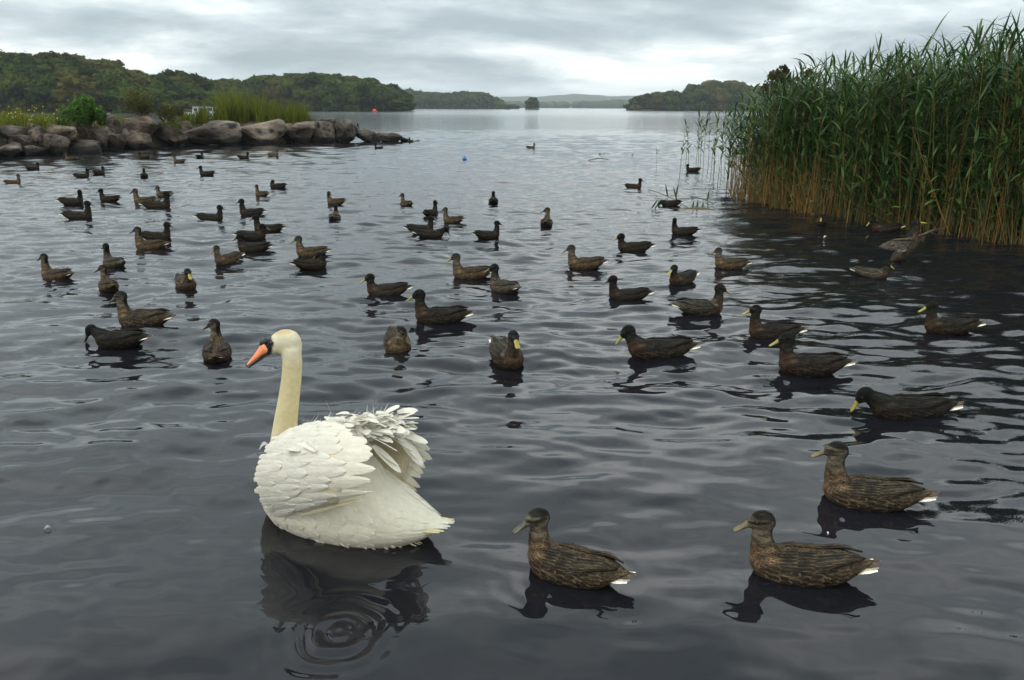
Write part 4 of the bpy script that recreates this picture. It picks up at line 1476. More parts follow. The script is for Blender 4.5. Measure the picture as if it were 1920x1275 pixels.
G_A = 'ducks scattered between the swan and the breakwater'
G_B = 'ducks in the middle of the lake flock'
G_C = 'ducks by the reeds'
G_D = 'tiny ducks by the breakwater'
AWAY = 'dark duck in the flock by the breakwater, side-on, swimming away from the reeds'
TOW = 'dark duck in the flock by the breakwater, side-on, swimming towards the reeds'
OUT = 'small brown duck seen from behind, paddling out towards the open lake'
TINY = 'tiny dark duck in the boulders\' reflections under the breakwater'
DUCKS = [
    # px, py, heading, pose, plumage, bill, label, group, options
    (1066, 1100, 148, 'look_l', 'hen', 'd', 'mottled brown duck with gold-edged feathers, tail end towards the shore, just beside the swan', None, dict(near=True, feet=True, scale=.93)),
    (1506, 1096, 168, 'normal', 'hen', 'o', 'buff-breasted brown duck with dark eye stripe, olive bill and pale tail, closest to the shore', None, dict(near=True, feet=True, scale=.98)),
    (1634, 950, 162, 'tall', 'hen', 'o', 'upright brown duck with pale tail corner just behind the buff-breasted duck', None, dict(near=True, feet=True, scale=1.0)),
    (1706, 788, 174, 'feed', 'dark', 'y', 'dark-headed duck dipping its yellow bill to the water, white tail edge', None, dict(near=True, feet=True, scale=1.06)),
    (1520, 703, 172, 'normal', 'drake', 'y', 'yellow-billed brown duck with white tail tip trailing another yellow-billed duck', None, dict(near=True, scale=1.04)),
    (1450, 640, 174, 'tall', 'drake', 'y', 'yellow-billed duck with chestnut breast, neck up, white tail tip, leading a similar duck', None, dict(near=True, scale=.92)),
    (1784, 628, 176, 'normal', 'drake', 'y', 'yellow-billed duck with bright white tail edge alone in the reeds\' dark reflection', None, dict(near=True, scale=.96)),
    (1320, 593, 4, 'normal', 'grey', 'y', 'pale-flanked duck with yellow bill and white tail swimming towards the reeds', None, dict(near=True, scale=.98)),
    (1232, 676, 175, 'low', 'drake', 'y', 'dark-headed duck with lowered yellow bill dripping water, mid-lake, white tail edge', None, dict(near=True, scale=1.08)),
    (950, 684, 288, 'normal', 'grey', 'y', 'duck swimming straight in to the shore, yellow bill, pale raised rump', None, dict(near=True, scale=1.02)),
    (742, 660, 282, 'preen', 'hen', 'o', 'speckled brown duck facing the shore with its bill turned into its breast', None, dict(near=True, scale=.96)),
    (400, 672, 108, 'look_l', 'hen', 'd', 'speckled duck seen from behind right by the swan\'s head', None, dict(near=True, scale=.98)),
    (212, 650, 172, 'feed', 'dark', 'd', 'dark duck with its big bill held down, in front of a swimming companion', None, dict(near=True, scale=.95)),
    (258, 617, 170, 'normal', 'hen', 'o', 'brown duck with raised head behind the dark duck that holds its bill down', None, dict(near=True, scale=1.06)),
    (820, 610, 174, 'normal', 'drake', 'y', 'large yellow-billed duck gliding beyond the swan with pale tail edge', None, dict(near=True, scale=1.05)),
    (720, 556, 186, 'short', 'drake', 'y', 'dark duck with short-held neck and yellow bill beyond the swan\'s back', None, dict(scale=.92)),
    (880, 523, 176, 'normal', 'hen', 'y', 'yellow-billed duck swimming past another duck that is seen from behind', None, dict(scale=.98)),
    (943, 550, 128, 'look_l', 'grey', 'o', 'duck with pale wing patch seen from behind beside a yellow-billed duck', None, dict(scale=.95)),
    (1095, 506, 172, 'normal', 'hen', 'o', 'brown duck with white tail edge following a darker duck mid-lake', None, dict(scale=.96)),
    (1187, 473, 177, 'short', 'dark', 'y', 'dark duck with greenish-yellow bill heading the same way as the brown duck mid-lake', None, dict(scale=.98)),
    (1176, 562, 182, 'normal', 'dark', 'd', 'dark duck with dark bill and pale tail tip in open mid-lake water', None, dict(scale=.9)),
    (1280, 535, 222, 'short', 'drake', 'y', 'compact yellow-billed duck turned three-quarters towards the shore', None, dict(scale=.9)),
    (1370, 503, 164, 'normal', 'hen', 'o', 'mottled brown duck with white tail edge near the reeds\' reflection', None, dict(scale=.86)),
    (1282, 443, 166, 'look_far_r', 'dark', 'd', 'brown duck with its bill turned away, beyond the mottled duck near the reeds', None, dict(scale=.86)),
    (1025, 427, 84, 'look_far_l', 'hen', 'd', OUT, 'ducks paddling out', dict(scale=.95)),
    (916, 451, 14, 'tall', 'dark', 'd', 'dark duck with upright neck, pale tail, swimming towards the reeds alone mid-lake', None, dict(scale=.82)),
    (808, 449, 4, 'feed', 'dark', 'd', 'dark duck with head low, closely in front of a second dark duck', None, dict(scale=.9)),
    (790, 438, 4, 'normal', 'dark', 'd', 'dark duck with pale tail close behind the one with its head low', None, dict(scale=.9)),
    (808, 405, 62, 'tall', 'dark', 'd', 'small dark duck with upright neck just beyond a close pair of dark ducks', None, dict(scale=.85)),
    (847, 418, 156, 'tall', 'hen', 'd', 'small brown duck beside the small upright-necked dark duck', None, dict(scale=.82)),
    (760, 385, 125, 'look_l', 'hen', 'd', OUT, 'ducks paddling out', dict(scale=.85)),
    (925, 382, 92, 'short', 'dark', 'd', OUT, 'ducks paddling out', dict(scale=.92)),
    (626, 411, 92, 'normal', 'grey', 'd', OUT, 'ducks paddling out', dict(scale=.9)),
    (627, 383, 164, 'look_far_r', 'hen', 'd', 'brown duck with bill turned away just beyond a duck seen from behind', None, dict(scale=.86)),
    (579, 482, 174, 'normal', 'hen', 'y', 'yellow-billed duck half hidden by a dark duck crossing in front of it', None, dict(scale=.92)),
    (583, 502, 22, 'tuck', 'dark', 'd', 'dark duck with head turned back, crossing close in front of a yellow-billed duck', None, dict(scale=.86)),
    (470, 473, 174, 'short', 'dark', 'o', 'dark duck in front of two overlapping ducks, swimming away from the reeds', None, dict(scale=.98)),
    (472, 449, 10, 'short', 'dark', 'd', 'dark duck squeezed between two others, swimming towards the reeds', None, dict(scale=.9)),
    (498, 436, 176, 'normal', 'dark', 'o', 'duck with white tail edge, farthest out of three overlapping ducks', None, dict(scale=1.0)),
    (421, 496, 236, 'normal', 'hen', 'o', 'brown duck turned partly towards the shore beside three overlapping ducks', None, dict(scale=.82)),
    (343, 540, 305, 'short', 'grey', 'y', 'pale ruffled duck with yellow bill swimming in towards the shore', None, dict(scale=.92)),
    (197, 547, 128, 'look_l', 'hen', 'd', 'brown duck angled away in its own little wake', None, dict(scale=.86)),
    (97, 524, 158, 'tall', 'hen', 'd', 'brown duck with raised neck and white tail edge making a wake at the flock\'s edge', None, dict(scale=.92)),
    (207, 501, 142, 'tall', 'grey', 'd', 'grey-brown duck with pale back between two wakes', None, dict(scale=.88)),
    (276, 468, 172, 'tall', 'hen', 'd', 'brown duck overlapping a darker duck that swims the other way', None, dict(scale=1.0)),
    (292, 452, 8, 'normal', 'dark', 'd', 'dark duck behind a brown duck that swims the other way', None, dict(scale=.9)),
    (467, 403, 174, 'tall', 'dark', 'o', AWAY, G_A, dict(scale=.98)),
    (394, 414, 4, 'normal', 'dark', 'o', TOW, G_A, dict(scale=.95)),
    (145, 411, 4, 'tall', 'dark', 'd', TOW, G_A, dict(scale=1.04)),
    (133, 384, 8, 'look_far_l', 'dark', 'd', TOW, G_A, dict(scale=.98)),
    (201, 379, 176, 'normal', 'dark', 'd', AWAY, G_A, dict(scale=.92)),
    (267, 382, 172, 'normal', 'hen', 'd', AWAY, G_A, dict(scale=1.05)),
    (294, 391, 6, 'tall', 'dark', 'd', TOW, G_A, dict(scale=1.1)),
    (304, 370, 158, 'short', 'hen', 'd', AWAY, G_A, dict(scale=.9)),
    (518, 354, 168, 'tuck', 'dark', 'd', 'dark duck resting with its bill on its back beyond the flock', None, dict(scale=.9)),
    (488, 369, 150, 'tall', 'hen', 'd', 'small brown duck beside the duck resting with bill on back', None, dict(scale=.78)),
    (385, 329, 176, 'normal', 'dark', 'd', 'dark duck alone in the light patch under the breakwater\'s reflection', None, dict(scale=.95)),
    (268, 332, 112, 'short', 'dark', 'd', OUT, 'ducks paddling out', dict(scale=.95)),
    (152, 333, 22, 'normal', 'dark', 'd', TOW, G_A, dict(scale=.85)),
    (184, 327, 70, 'short', 'dark', 'd', OUT, 'ducks paddling out', dict(scale=.85)),
    (22, 344, 32, 'tall', 'hen', 'd', TOW, G_A, dict(scale=.8)),
    (334, 306, 176, 'normal', 'hen', 'd', TINY, G_D, dict(scale=.9)),
    (374, 296, 80, 'normal', 'dark', 'd', TINY, G_D, dict(scale=.9)),
    (456, 297, 10, 'short', 'dark', 'd', TINY, G_D, dict(scale=.9)),
    (268, 298, 178, 'normal', 'dark', 'd', TINY, G_D, dict(scale=.9)),
    (130, 300, 178, 'normal', 'hen', 'd', TINY, G_D, dict(scale=.9)),
    (512, 295, 4, 'normal', 'hen', 'd', TINY, G_D, dict(scale=.9)),
    (60, 318, 60, 'short', 'dark', 'd', TINY, G_D, dict(scale=.9)),
    (709, 279, 170, 'normal', 'dark', 'd', 'tiny duck swimming beside the low outer stones of the breakwater', None, dict(scale=.9)),
    (770, 267, 250, 'tall', 'dark', 'd', 'tiny duck beside a floating stick off the tip of the breakwater', None, dict(scale=.95)),
    (996, 278, 2, 'normal', 'hen', 'd', 'tiny lone brown duck far out on the open lake', None, dict(scale=.9)),
    (1190, 354, 2, 'normal', 'drake', 'o', 'dark-backed duck with pale flank alone on the pale open water by the leaning sprig', None, dict(scale=.88)),
    (1299, 322, 177, 'short', 'dark', 'd', 'dark duck swimming among the slender outlying reeds', None, dict(scale=.92)),
    (1257, 388, 182, 'dip', 'dark', 'd', 'dark duck with its face in the water among broken reeds', None, dict(scale=.84)),
    (1543, 424, 246, 'low', 'drake', 'y', 'duck coming out of the reeds, head-on, yellow bill lowered', None, dict(scale=.8)),
    (1662, 434, 176, 'low', 'drake', 'y', 'dark duck with yellow bill and white tail tip along the foot of the reeds', None, dict(scale=.98)),
    (1642, 520, 332, 'short', 'grey', 'y', 'pale orange-flanked duck with yellow bill beside the wing-flapping duck', None, dict(scale=.8)),
]


def build_ducks():
    for i, (px, py, hd, pose, plum, bill, label, group, opt) in enumerate(DUCKS):
        g = gp(px, py)
        g.y += .075
        make_duck(g, hd, pose, plum, bill, label, group, white=True, z=wave_z(g.x, g.y) + .003, **opt)
    # standing on the stones, half behind a boulder
    g = at(669, 244, front_y(669) + 1.0)
    t = make_duck(g, 75, 'tall', 'dark', 'd', 'tiny duck perched on the breakwater beside the last big boulder', None, z=g.z + .06)
    for s in (.03, -.03): link('foot', duck_foot(), t, (.03, s, .02))
    # rearing up on the water, wings out
    g = gp(1702, 492); g.y += .05
    t = make_duck(g, -22, 'flap', 'grey', 'y', 'duck rearing up out of the water and flapping its spread wings by the reeds', None, scale=1.0, z=wave_z(g.x, g.y))
    rot = Matrix.Rotation(R(-64), 4, 'Y')
    off = Vector((.02, 0, .155))
    for ch in list(t.children):
        ch.matrix_local = Matrix.Translation(off) @ rot
    for side in (1, -1):
        # shoulder -> elbow -> wrist -> tip
        sh = Vector((.045, side * .055, .265)) 
        el = sh + (Vector((.09, .09, .02)) if side > 0 else Vector((-.07, -.10, .01)))
        wr = sh + (Vector((.19, .14, .07)) if side > 0 else Vector((-.18, -.13, .0)))
        arm = tube([(tuple(sh), None, .02, .02, .02), (tuple(el), None, .016, .016, .016), (tuple(wr), None, .011, .011, .011), (tuple(wr + (wr - el) * .5), None, .004, .004, .004)], 10)
        me = mesh_from('wing', arm[0], arm[1], PLUMAGE)
        set_col(me, np.tile((.07, .055, .042, .2), (len(arm[0]), 1)))
        w = link('wing', me, t)
        nF = 15
        for k in range(nF):
            f = k / (nF - 1)
            a = sh.lerp(el, f * 2) if f < .5 else el.lerp(wr, (f - .5) * 2)
            out = (wr - el).normalized()
            down = Vector((-.55, side * .05, -.55)).normalized() if side > 0 else Vector((-.35, -.1, -.9)).normalized()
            d = (down * (1 - max(0, f - .45) * 1.1) + out * max(0, f - .35) * 1.5).normalized()
            L = .12 + .075 * f
            sd_ = d.cross(Vector((.5, side * .6, .2))).normalized()
            V, Fc, C = [], [], []
            for q in range(6):
                u = q / 5
                ww = .0155 * min(1, .5 + 2 * u) * math.sqrt(max(.01, 1 - max(0, (u - .6) / .4) ** 2))
                c = a + d * L * u + Vector((0, 0, -.012 * u * u))
                V += [tuple(c - sd_ * ww), tuple(c + Vector((.002, .0, .003))), tuple(c + sd_ * ww)]
                tip = u > .85 and f < .55
                C += [((.45, .43, .4) if tip else (.10, .085, .07)) + (0.1,)] * 3
            for q in range(5):
                Fc += [(3 * q, 3 * q + 1, 3 * q + 4, 3 * q + 3), (3 * q + 1, 3 * q + 2, 3 * q + 5, 3 * q + 4)]
            m = mesh_from('feather', np.array(V), Fc, PLUMAGE); set_col(m, np.array(C))
            link('feather', m, w)


# ------------------------------------------------------------------ swan
def swan_mats():
    m, n, l, out = new_mat('swan_plumage')
    at_ = N(n, 'ShaderNodeAttribute', attribute_name='Col')
    tc = N(n, 'ShaderNodeTexCoord')
    mp = N(n, 'ShaderNodeMapping'); mp.inputs['Scale'].default_value = (.5, 1, 1)
    l.new(tc.outputs['Object'], mp.inputs[0])
    nf = N(n, 'ShaderNodeTexNoise', i_Scale=46.0, i_Detail=6.0, i_Roughness=.65); l.new(mp.outputs[0], nf.inputs['Vector'])
    r = ramp(n, [(.3, (.90, .88, .82)), (.7, (1.05, 1.05, 1.04))]); l.new(nf.outputs[0], r.inputs[0])
    mu = N(n, 'ShaderNodeMix', data_type='RGBA', blend_type='MULTIPLY', i_0=1.0)
    l.new(at_.outputs['Color'], mu.inputs[6]); l.new(r.outputs[0], mu.inputs[7])
    p = N(n, 'ShaderNodeBsdfPrincipled', i_Roughness=.7); p.inputs['Specular IOR Level'].default_value = .2
    p.inputs['Sheen Weight'].default_value = .15
    l.new(mu.outputs[2], p.inputs['Base Color'])
    nb = N(n, 'ShaderNodeTexNoise', i_Scale=110.0, i_Detail=5.0); l.new(mp.outputs[0], nb.inputs['Vector'])
    b = N(n, 'ShaderNodeBump', i_Strength=.45, i_Distance=.006); l.new(nb.outputs[0], b.inputs['Height']); l.new(b.outputs[0], p.inputs['Normal'])
    tr = N(n, 'ShaderNodeBsdfTranslucent'); l.new(mu.outputs[2], tr.inputs[0])
    mx = N(n, 'ShaderNodeMixShader', i_0=.32); l.new(p.outputs[0], mx.inputs[1]); l.new(tr.outputs[0], mx.inputs[2])
    l.new(mx.outputs[0], out.inputs[0])
    return m


SWAN_M = swan_mats()
SW_BILL = simple_mat('orange_bill', (.74, .20, .075), (.82, .29, .13), .38, 25)
SW_BLACK = simple_mat('black_skin', (.008, .008, .009), (.016, .015, .015), .45, 30)
WHITE = (.78, .745, .655)
CREAM = (.82, .73, .51)
SW_O = gp(628, 968)
SW_H = R(155)
SW_M = Matrix.Translation(SW_O) @ Matrix.Rotation(SW_H, 4, 'Z')
SW_MI = SW_M.inverted()
SW_CAM = SW_MI @ Vector((0, 0, CAM_H))


def swl(px, py, yl):
    """the point of the swan's own lengthwise plane y = yl that the photograph shows at this pixel"""
    d = SW_MI.to_3x3() @ ray(px, py)
    p = SW_CAM + d * ((yl - SW_CAM.y) / d.y)
    return np.array(p)


def spline(pts, n=64):
    P = np.array(pts, float)
    k = np.linspace(0, 1, len(P))

    def f(s):
        # Catmull-Rom, extended straight past the ends
        x = s * (len(P) - 1)
        i = int(min(max(math.floor(x), 0), len(P) - 2)); u = x - i
        p1, p2 = P[i], P[i + 1]
        p0 = P[i - 1] if i > 0 else 2 * p1 - p2
        p3 = P[i + 2] if i + 2 < len(P) else 2 * p2 - p1
        if u < 0 or u > 1:
            return p1 + (p2 - p1) * u
        return .5 * ((2 * p1) + (-p0 + p2) * u + (2 * p0 - 5 * p1 + 4 * p2 - p3) * u * u + (-p0 + 3 * p1 - 3 * p2 + p3) * u ** 3)
    return f


def build_swan():
    rg = np.random.default_rng(77)
    t = empty('swan', SW_O + Vector((0, 0, wave_z(SW_O.x, SW_O.y, .25))), SW_H)
    tag(t, 'large white swan with arched fluffed wings, orange bill and upright neck', 'swan')
    BST = [(-.545, .100, .010, .006, .006), (-.51, .094, .040, .018, .020), (-.455, .082, .078, .045, .050), (-.38, .075, .120, .085, .085), (-.29, .078, .158, .125, .125), (-.18, .085, .190, .165, .16),
           (-.05, .095, .205, .195, .185), (.08, .105, .205, .205, .195), (.18, .115, .185, .195, .20), (.26, .125, .145, .165, .18), (.315, .13, .095, .12, .14), (.345, .13, .04, .06, .07), (.352, .13, .01, .015, .02)]
    body = tube([((x, 0, z), (1, 0, 0), w, hu, hd) for x, z, w, hu, hd in BST], 30)
    npts = [swl(548, 872, 0), swl(534, 826, 0), swl(535, 786, 0), swl(541, 744, 0), swl(546, 706, 0), swl(548, 672, 0), swl(545, 648, 0)]
    nr = [.10, .066, .0500, .0445, .0415, .0405, .0415]
    neck = tube([(p, None, r * .93, r, r) for p, r in zip(npts, nr)], 22)
    hc = Vector(swl(530, 637, .010))
    HM = Matrix.Translation(hc) @ Matrix.Rotation(R(33), 4, 'Z') @ Matrix.Rotation(R(8), 4, 'Y')
    HST = [(-.072, -.006, .014, .018, .03), (-.060, .000, .030, .036, .05), (-.032, .006, .039, .047, .055), (.000, .006, .040, .049, .048), (.030, .002, .035, .041, .040), (.056, -.007, .027, .028, .032), (.072, -.014, .019, .018, .024), (.080, -.018, .010, .008, .012)]
    head = tube([((x, 0, z), (1, 0, 0), w, hu, hd) for x, z, w, hu, hd in HST], 22, HM)
    mound = tube([((x_, 0, .2), (1, 0, 0), w_, h_, .1) for x_, w_, h_ in ((-.24, .04, .04), (-.20, .09, .10), (-.1, .125, .17), (.02, .13, .205), (.12, .12, .19), (.2, .09, .14), (.24, .04, .06))], 24)
    me, P = fuse([body, mound, neck, head], .0085, 9)
    HMi = np.array(HM.inverted())
    h = P @ HMi[:3, :3].T + HMi[:3, 3]
    n = len(P)
    C = np.tile(np.array((.79, .735, .60)), (n, 1))

    def put(mask, col):
        m = np.clip(mask, 0, 1)[:, None]
        C[:] = C * (1 - m) + np.array(col) * m
    x, y, z = P.T
    put((1 - smooth01(z, .0, .10)) * .55, (.60, .55, .42))                       # waterline stain
    put(smooth01(z, .27, .40) * smooth01(x, .02, .1), (.78, .68, .42))           # stained neck
    hx, hy, hz = h.T
    inh = smooth01(hx, -.09, -.05) * (np.abs(hy) < .06) * smooth01(hz, -.10, -.045) * (z > .5)
    put(inh * .7, (.80, .76, .60))
    put(inh * smooth01(hz, .034, .050) * .8, (.62, .40, .17))                    # rusty crown
    # bare black skin from the bill back to the eye
    tri = smooth01(hx - .42 * np.abs(hz - .014), .026, .032) * (hx < .2) * inh
    put(tri, (.010, .010, .011))
    set_col(me, np.hstack([C, np.ones((n, 1))]))
    me.materials.append(SWAN_M)
    link('body', me, t)
    # bill
    BL = [(.060, -.008, .024, .031, .026), (.074, -.014, .021, .026, .019), (.095, -.027, .0185, .018, .012), (.120, -.043, .0175, .0115, .0085), (.142, -.057, .0165, .0070, .0060), (.155, -.065, .011, .0035, .004), (.160, -.068, .003, .001, .001)]
    v, f = tube([((x_, 0, z_), (1, 0, -.55), w, hu, hd) for x_, z_, w, hu, hd in BL], 16, HM)
    bill = link('bill', mesh_from('bill', v, f, SW_BILL), t)
    LB = [(.062, -.030, .017, .010, .008), (.080, -.036, .0165, .007, .007), (.110, -.052, .0168, .004, .006), (.140, -.0665, .0155, .003, .005), (.156, -.0745, .009, .002, .003), (.159, -.076, .002, .001, .001)]
    v, f = tube([((x_, 0, z_ + .003), (1, 0, -.55), w, hu, hd) for x_, z_, w, hu, hd in [(a, b - .006, c, d_, e_) for a, b, c, d_, e_ in LB]], 14, HM)
    link('lower_bill', mesh_from('lower_bill', v, f, SW_BLACK), bill)
    KN = [(.048, .020, .004, .004, .004), (.056, .021, .013, .013, .013), (.068, .018, .0165, .016, .016), (.080, .012, .0145, .014, .014), (.088, .006, .008, .008, .008), (.090, .005, .002, .002, .002)]
    v, f = tube([((x_, 0, z_), (1, 0, -.4), w, hu, hd) for x_, z_, w, hu, hd in KN], 14, HM)
    link('bill_knob', mesh_from('bill_knob', v, f, SW_BLACK), bill)
    for s in (1, -1):
        NS = [(.088, -.016, .002, .002, .002), (.096, -.021, .003, .0035, .0035), (.104, -.027, .002, .002, .002)]
        v, f = tube([((x_, s * .0145, z_), (1, 0, -.6), w, hu, hd) for x_, z_, w, hu, hd in NS], 8, HM)
        link('nostril', mesh_from('nostril', v, f, SW_BLACK), bill)
    v, f = tube([((x_, 0, z_), (1, 0, -.55), w, hu, hd) for x_, z_, w, hu, hd in ((.150, -.062, .004, .002, .003), (.156, -.0655, .0075, .004, .006), (.1625, -.070, .005, .003, .005), (.164, -.071, .001, .001, .001))], 10, HM)
    link('nail', mesh_from('nail', v, f, SW_BLACK), bill)
    iv, fi = ICO2
    for s in (1, -1):
        p = HM @ Vector((.038, s * .0318, .016))
        link('eye', mesh_from('eye', iv * .0062 + np.array(p), fi, EYE), t)

    # wings: roots run from wrist (low, front) to elbow (high), feathers sweep back
    def wing(side, root, tip, bulge, label):
        rt, tp = spline(root), spline(tip)

        def Pf(s, u):
            a, b = rt(s), tp(s)
            p = a + (b - a) * u
            bl = bulge * math.sin(math.pi * min(max(.12 + .8 * u, 0), 1)) * (1 - .25 * s)
            return p + np.array([.0, side * bl, bl * .35])
        ns, nt = 16, 14
        V = []
        for j in range(nt):
            for i in range(ns):
                s = i / (ns - 1); u = -.06 + .84 * j / (nt - 1)
                V.append(Pf(s, u))
        Vin = [v - np.array([.0, side * .022, .006]) for v in V]
        Fc = grid_faces(nt, ns); n0 = len(V)
        border = [(0, i) for i in range(ns)] + [(j, ns - 1) for j in range(1, nt)] + [(nt - 1, i) for i in range(ns - 2, -1, -1)] + [(j, 0) for j in range(nt - 2, 0, -1)]
        rim = [(a[0] * ns + a[1], b[0] * ns + b[1], b[0] * ns + b[1] + n0, a[0] * ns + a[1] + n0) for a, b in zip(border, border[1:] + border[:1])]
        me_ = mesh_from('wing', np.array(V + Vin), Fc + [tuple(q + n0 for q in f_[::-1]) for f_ in Fc] + rim, SWAN_M)
        set_col(me_, np.tile((*CREAM, 1), (2 * n0, 1)))
        w = link('wing', me_, t)
        # orientation of the outward side
        e = .02
        nrm = np.cross(Pf(.5 + e, .5) - Pf(.5 - e, .5), Pf(.5, .5 + e) - Pf(.5, .5 - e))
        sg = 1.0 if nrm[1] * side > 0 else -1.0

        def row(count, s0, s1, t0, t1, ds, l0, l1, col, jit=.02, point=0, seg=7, cup=.0012, curl=.0):
            for k in range(count):
                s = s0 + (s1 - s0) * (k + .5) / count + rg.normal(0, .012)
                a = t0 + rg.normal(0, jit * .4); b = t1 + rg.normal(0, jit)
                v_, f_ = feather(Pf, s, ds * rg.uniform(.72, 1.2), a, b, l0, l1 + rg.uniform(0, .002), sg, seg, point, cup, curl, drift=rg.normal(.01, .022))
                m_ = mesh_from('feather', v_, f_, SWAN_M)
                cc = np.tile(np.array((*col, 1.0)), (len(v_), 1)) * np.array([1, 1, 1, 1])
                cc[:, :3] *= rg.uniform(.95, 1.04)
                set_col(m_, cc)
                link('feather', m_, w)
        row(5, -.10, .16, .30, 1.02, .034, -.010, -.002, CREAM, .015)          # primaries, folded low
        row(13, .08, 1.02, .30, .99, .062, -.004, .001, (.80, .755, .645), .03)      # secondaries
        row(12, .05, 1.02, .12, .74, .066, .0005, .0035, WHITE, .04)                # greater coverts
        row(15, .03, 1.02, .02, .52, .058, .002, .004, WHITE, .06)
        row(20, .00, 1.00, -.07, .33, .048, .003, .0045, WHITE, .07)
        row(26, .00, 1.00, -.11, .17, .036, .003, .004, WHITE, .06, seg=5)
        return Pf, w

    Lroot = [swl(530, 960, .185), swl(505, 925, .215), swl(502, 880, .220), (swl(516, 838, .190)), swl(545, 806, .145), swl(585, 788, .10)]
    Ltip = [swl(676, 930, .235), swl(694, 912, .25), swl(700, 884, .25), swl(700, 850, .22), swl(682, 815, .17), swl(645, 792, .12)]
    PL, wl_ = wing(1, Lroot, Ltip, .045, 'near')
    mir = np.array([1, -1, 1])
    Rroot = [p * mir * np.array([1, 1, f_]) for p, f_ in zip(Lroot, (1, 1, 1, .92, .84, .78))]
    Rtip = [swl(742, 928, -.19), swl(782, 915, -.225), swl(800, 885, -.25), swl(806, 848, -.245), swl(785, 806, -.20), swl(738, 785, -.13)]
    PR, wr_ = wing(-1, Rroot, Rtip, .05, 'far')

    # mantle: loose plumes along the back between the wings
    def plume(base, d, L, w, sag, parent, col, name='plume', seg=5, twist=.9, ax=None, round_=False):
        d = np.array(d, float); d /= np.linalg.norm(d)
        side = np.cross(d, [0, 0, 1.0] if ax is None else ax); side /= np.linalg.norm(side) + 1e-9
        side = side * math.cos(a_ := rg.uniform(-twist, twist)) + np.cross(d, side) * math.sin(a_)
        V, Fc = [], []
        for k in range(seg + 1):
            u = 1 - (1 - k / seg) ** 1.5 if round_ else k / seg
            c = np.array(base) + d * L * u + np.array([0, 0, -sag * u * u])
            ww = w * min(1, .5 + 2 * u) * (max(0.02, 1 - max(0, (u - .45) / .55) ** 1.8) if not round_ else math.sqrt(max(.01, 1 - max(0, (u - .5) / .5) ** 2.2)))
            V += [c - side * ww, c + np.cross(side, d) * w * .15, c + side * ww]
        for k in range(seg):
            Fc += [(3 * k, 3 * k + 1, 3 * k + 4, 3 * k + 3), (3 * k + 1, 3 * k + 2, 3 * k + 5, 3 * k + 4)]
        return V, Fc
    ridge = spline([swl(540, 822, .05), swl(572, 800, .09), swl(612, 789, .08), swl(650, 788, .03), swl(692, 782, -.05), swl(738, 788, -.12)])
    bagV, bagF = [], []
    for k in range(420):
        s = rg.random()
        b = ridge(s) + np.array([rg.normal(0, .012), rg.normal(0, .05), rg.normal(-.022, .018)])
        d = (-1.0 + rg.normal(0, .25), rg.normal(0, .35), .16 + .55 * max(0, s - .55) + rg.normal(0, .22))
        V, Fc = plume(b, d, rg.uniform(.05, .095), rg.uniform(.009, .018), rg.uniform(.01, .035), t, WHITE, twist=.55, round_=True)
        o = len(bagV); bagV += V; bagF += [tuple(i + o for i in f_) for f_ in Fc]
    m_ = mesh_from('plumes', np.array(bagV), bagF, SWAN_M); set_col(m_, np.tile((*WHITE, 1), (len(bagV), 1)))
    tag(link('plumes', m_, t), kind='stuff')
    # wispy filaments standing off the ridge
    bagV, bagF = [], []
    for k in range(320):
        s = rg.random()
        b = ridge(s) + np.array([rg.normal(0, .015), rg.normal(0, .03), -.008])
        d = (-.9 + rg.normal(0, .4), rg.normal(0, .4), .5 + .8 * max(0, s - .5) + rg.normal(0, .3))
        V, Fc = plume(b, d, rg.uniform(.045, .095), rg.uniform(.0008, .0018), rg.uniform(0, .02), t, WHITE)
        o = len(bagV); bagV += V; bagF += [tuple(i + o for i in f_) for f_ in Fc]
    m_ = mesh_from('down_filaments', np.array(bagV), bagF, SWAN_M); set_col(m_, np.tile((*WHITE, 1), (len(bagV), 1)))
    tag(link('down_filaments', m_, t), kind='stuff')
    # broad rounded tertials turned out over the far wing
    for k, (px, py, dx, dy) in enumerate(((722, 800, 24, 4), (728, 808, 34, 20), (738, 812, 34, 30), (750, 815, 32, 36), (712, 795, 18, -12), (705, 792, 10, -20), (735, 798, 34, -2), (748, 805, 40, 12), (690, 812, 40, 18), (684, 822, 46, 30), (700, 830, 38, 34))):
        yl = -.10 - .006 * k if k < 8 else .02
        b = swl(px, py, yl); e_ = swl(px + dx * 1.35, py + dy * 1.35, yl - .02)
        d = e_ - b; L = np.linalg.norm(d)
        V, Fc = plume(b, d, L, .021, .01, t, WHITE, twist=.6, round_=True, seg=7)
        m_ = mesh_from('feather', np.array(V), Fc, SWAN_M); set_col(m_, np.tile((*WHITE, 1), (len(V), 1)))
        link('feather', m_, t)
    # soft contour feathers over flank, rump and breast
    bz_ = [q[1] for q in BST]; bh_ = [q[3] for q in BST]; bd_ = [q[4] for q in BST]; bx_ = [q[0] for q in BST]; bw2 = [q[2] for q in BST]
    for side in (1, -1):
        def PB(s, u):
            x_ = .30 - .80 * u
            a = R(-25 + 85 * s)
            w_ = float(np.interp(x_, bx_, bw2)); hh = float(np.interp(x_, bx_, bh_ if a > 0 else bd_))
            return np.array([x_, side * w_ * math.cos(a), float(np.interp(x_, bx_, bz_)) + hh * math.sin(a)])
        for r_ in range(8, -1, -1):
            for i in range(6):
                u0 = .02 + .098 * r_ + rg.normal(0, .012)
                v_, f_ = feather(PB, (i + .5 * (r_ % 2)) / 5.4 + rg.normal(0, .02), .115, u0, u0 + .155 + rg.normal(0, .012), .0003, .0035, -side, 7, 0, .0006)
                m_ = mesh_from('feather', v_, f_, SWAN_M)
                set_col(m_, np.tile((*(np.array((.80, .745, .615)) * rg.uniform(.96, 1.03)), 1), (len(v_), 1)))
                link('feather', m_, t)
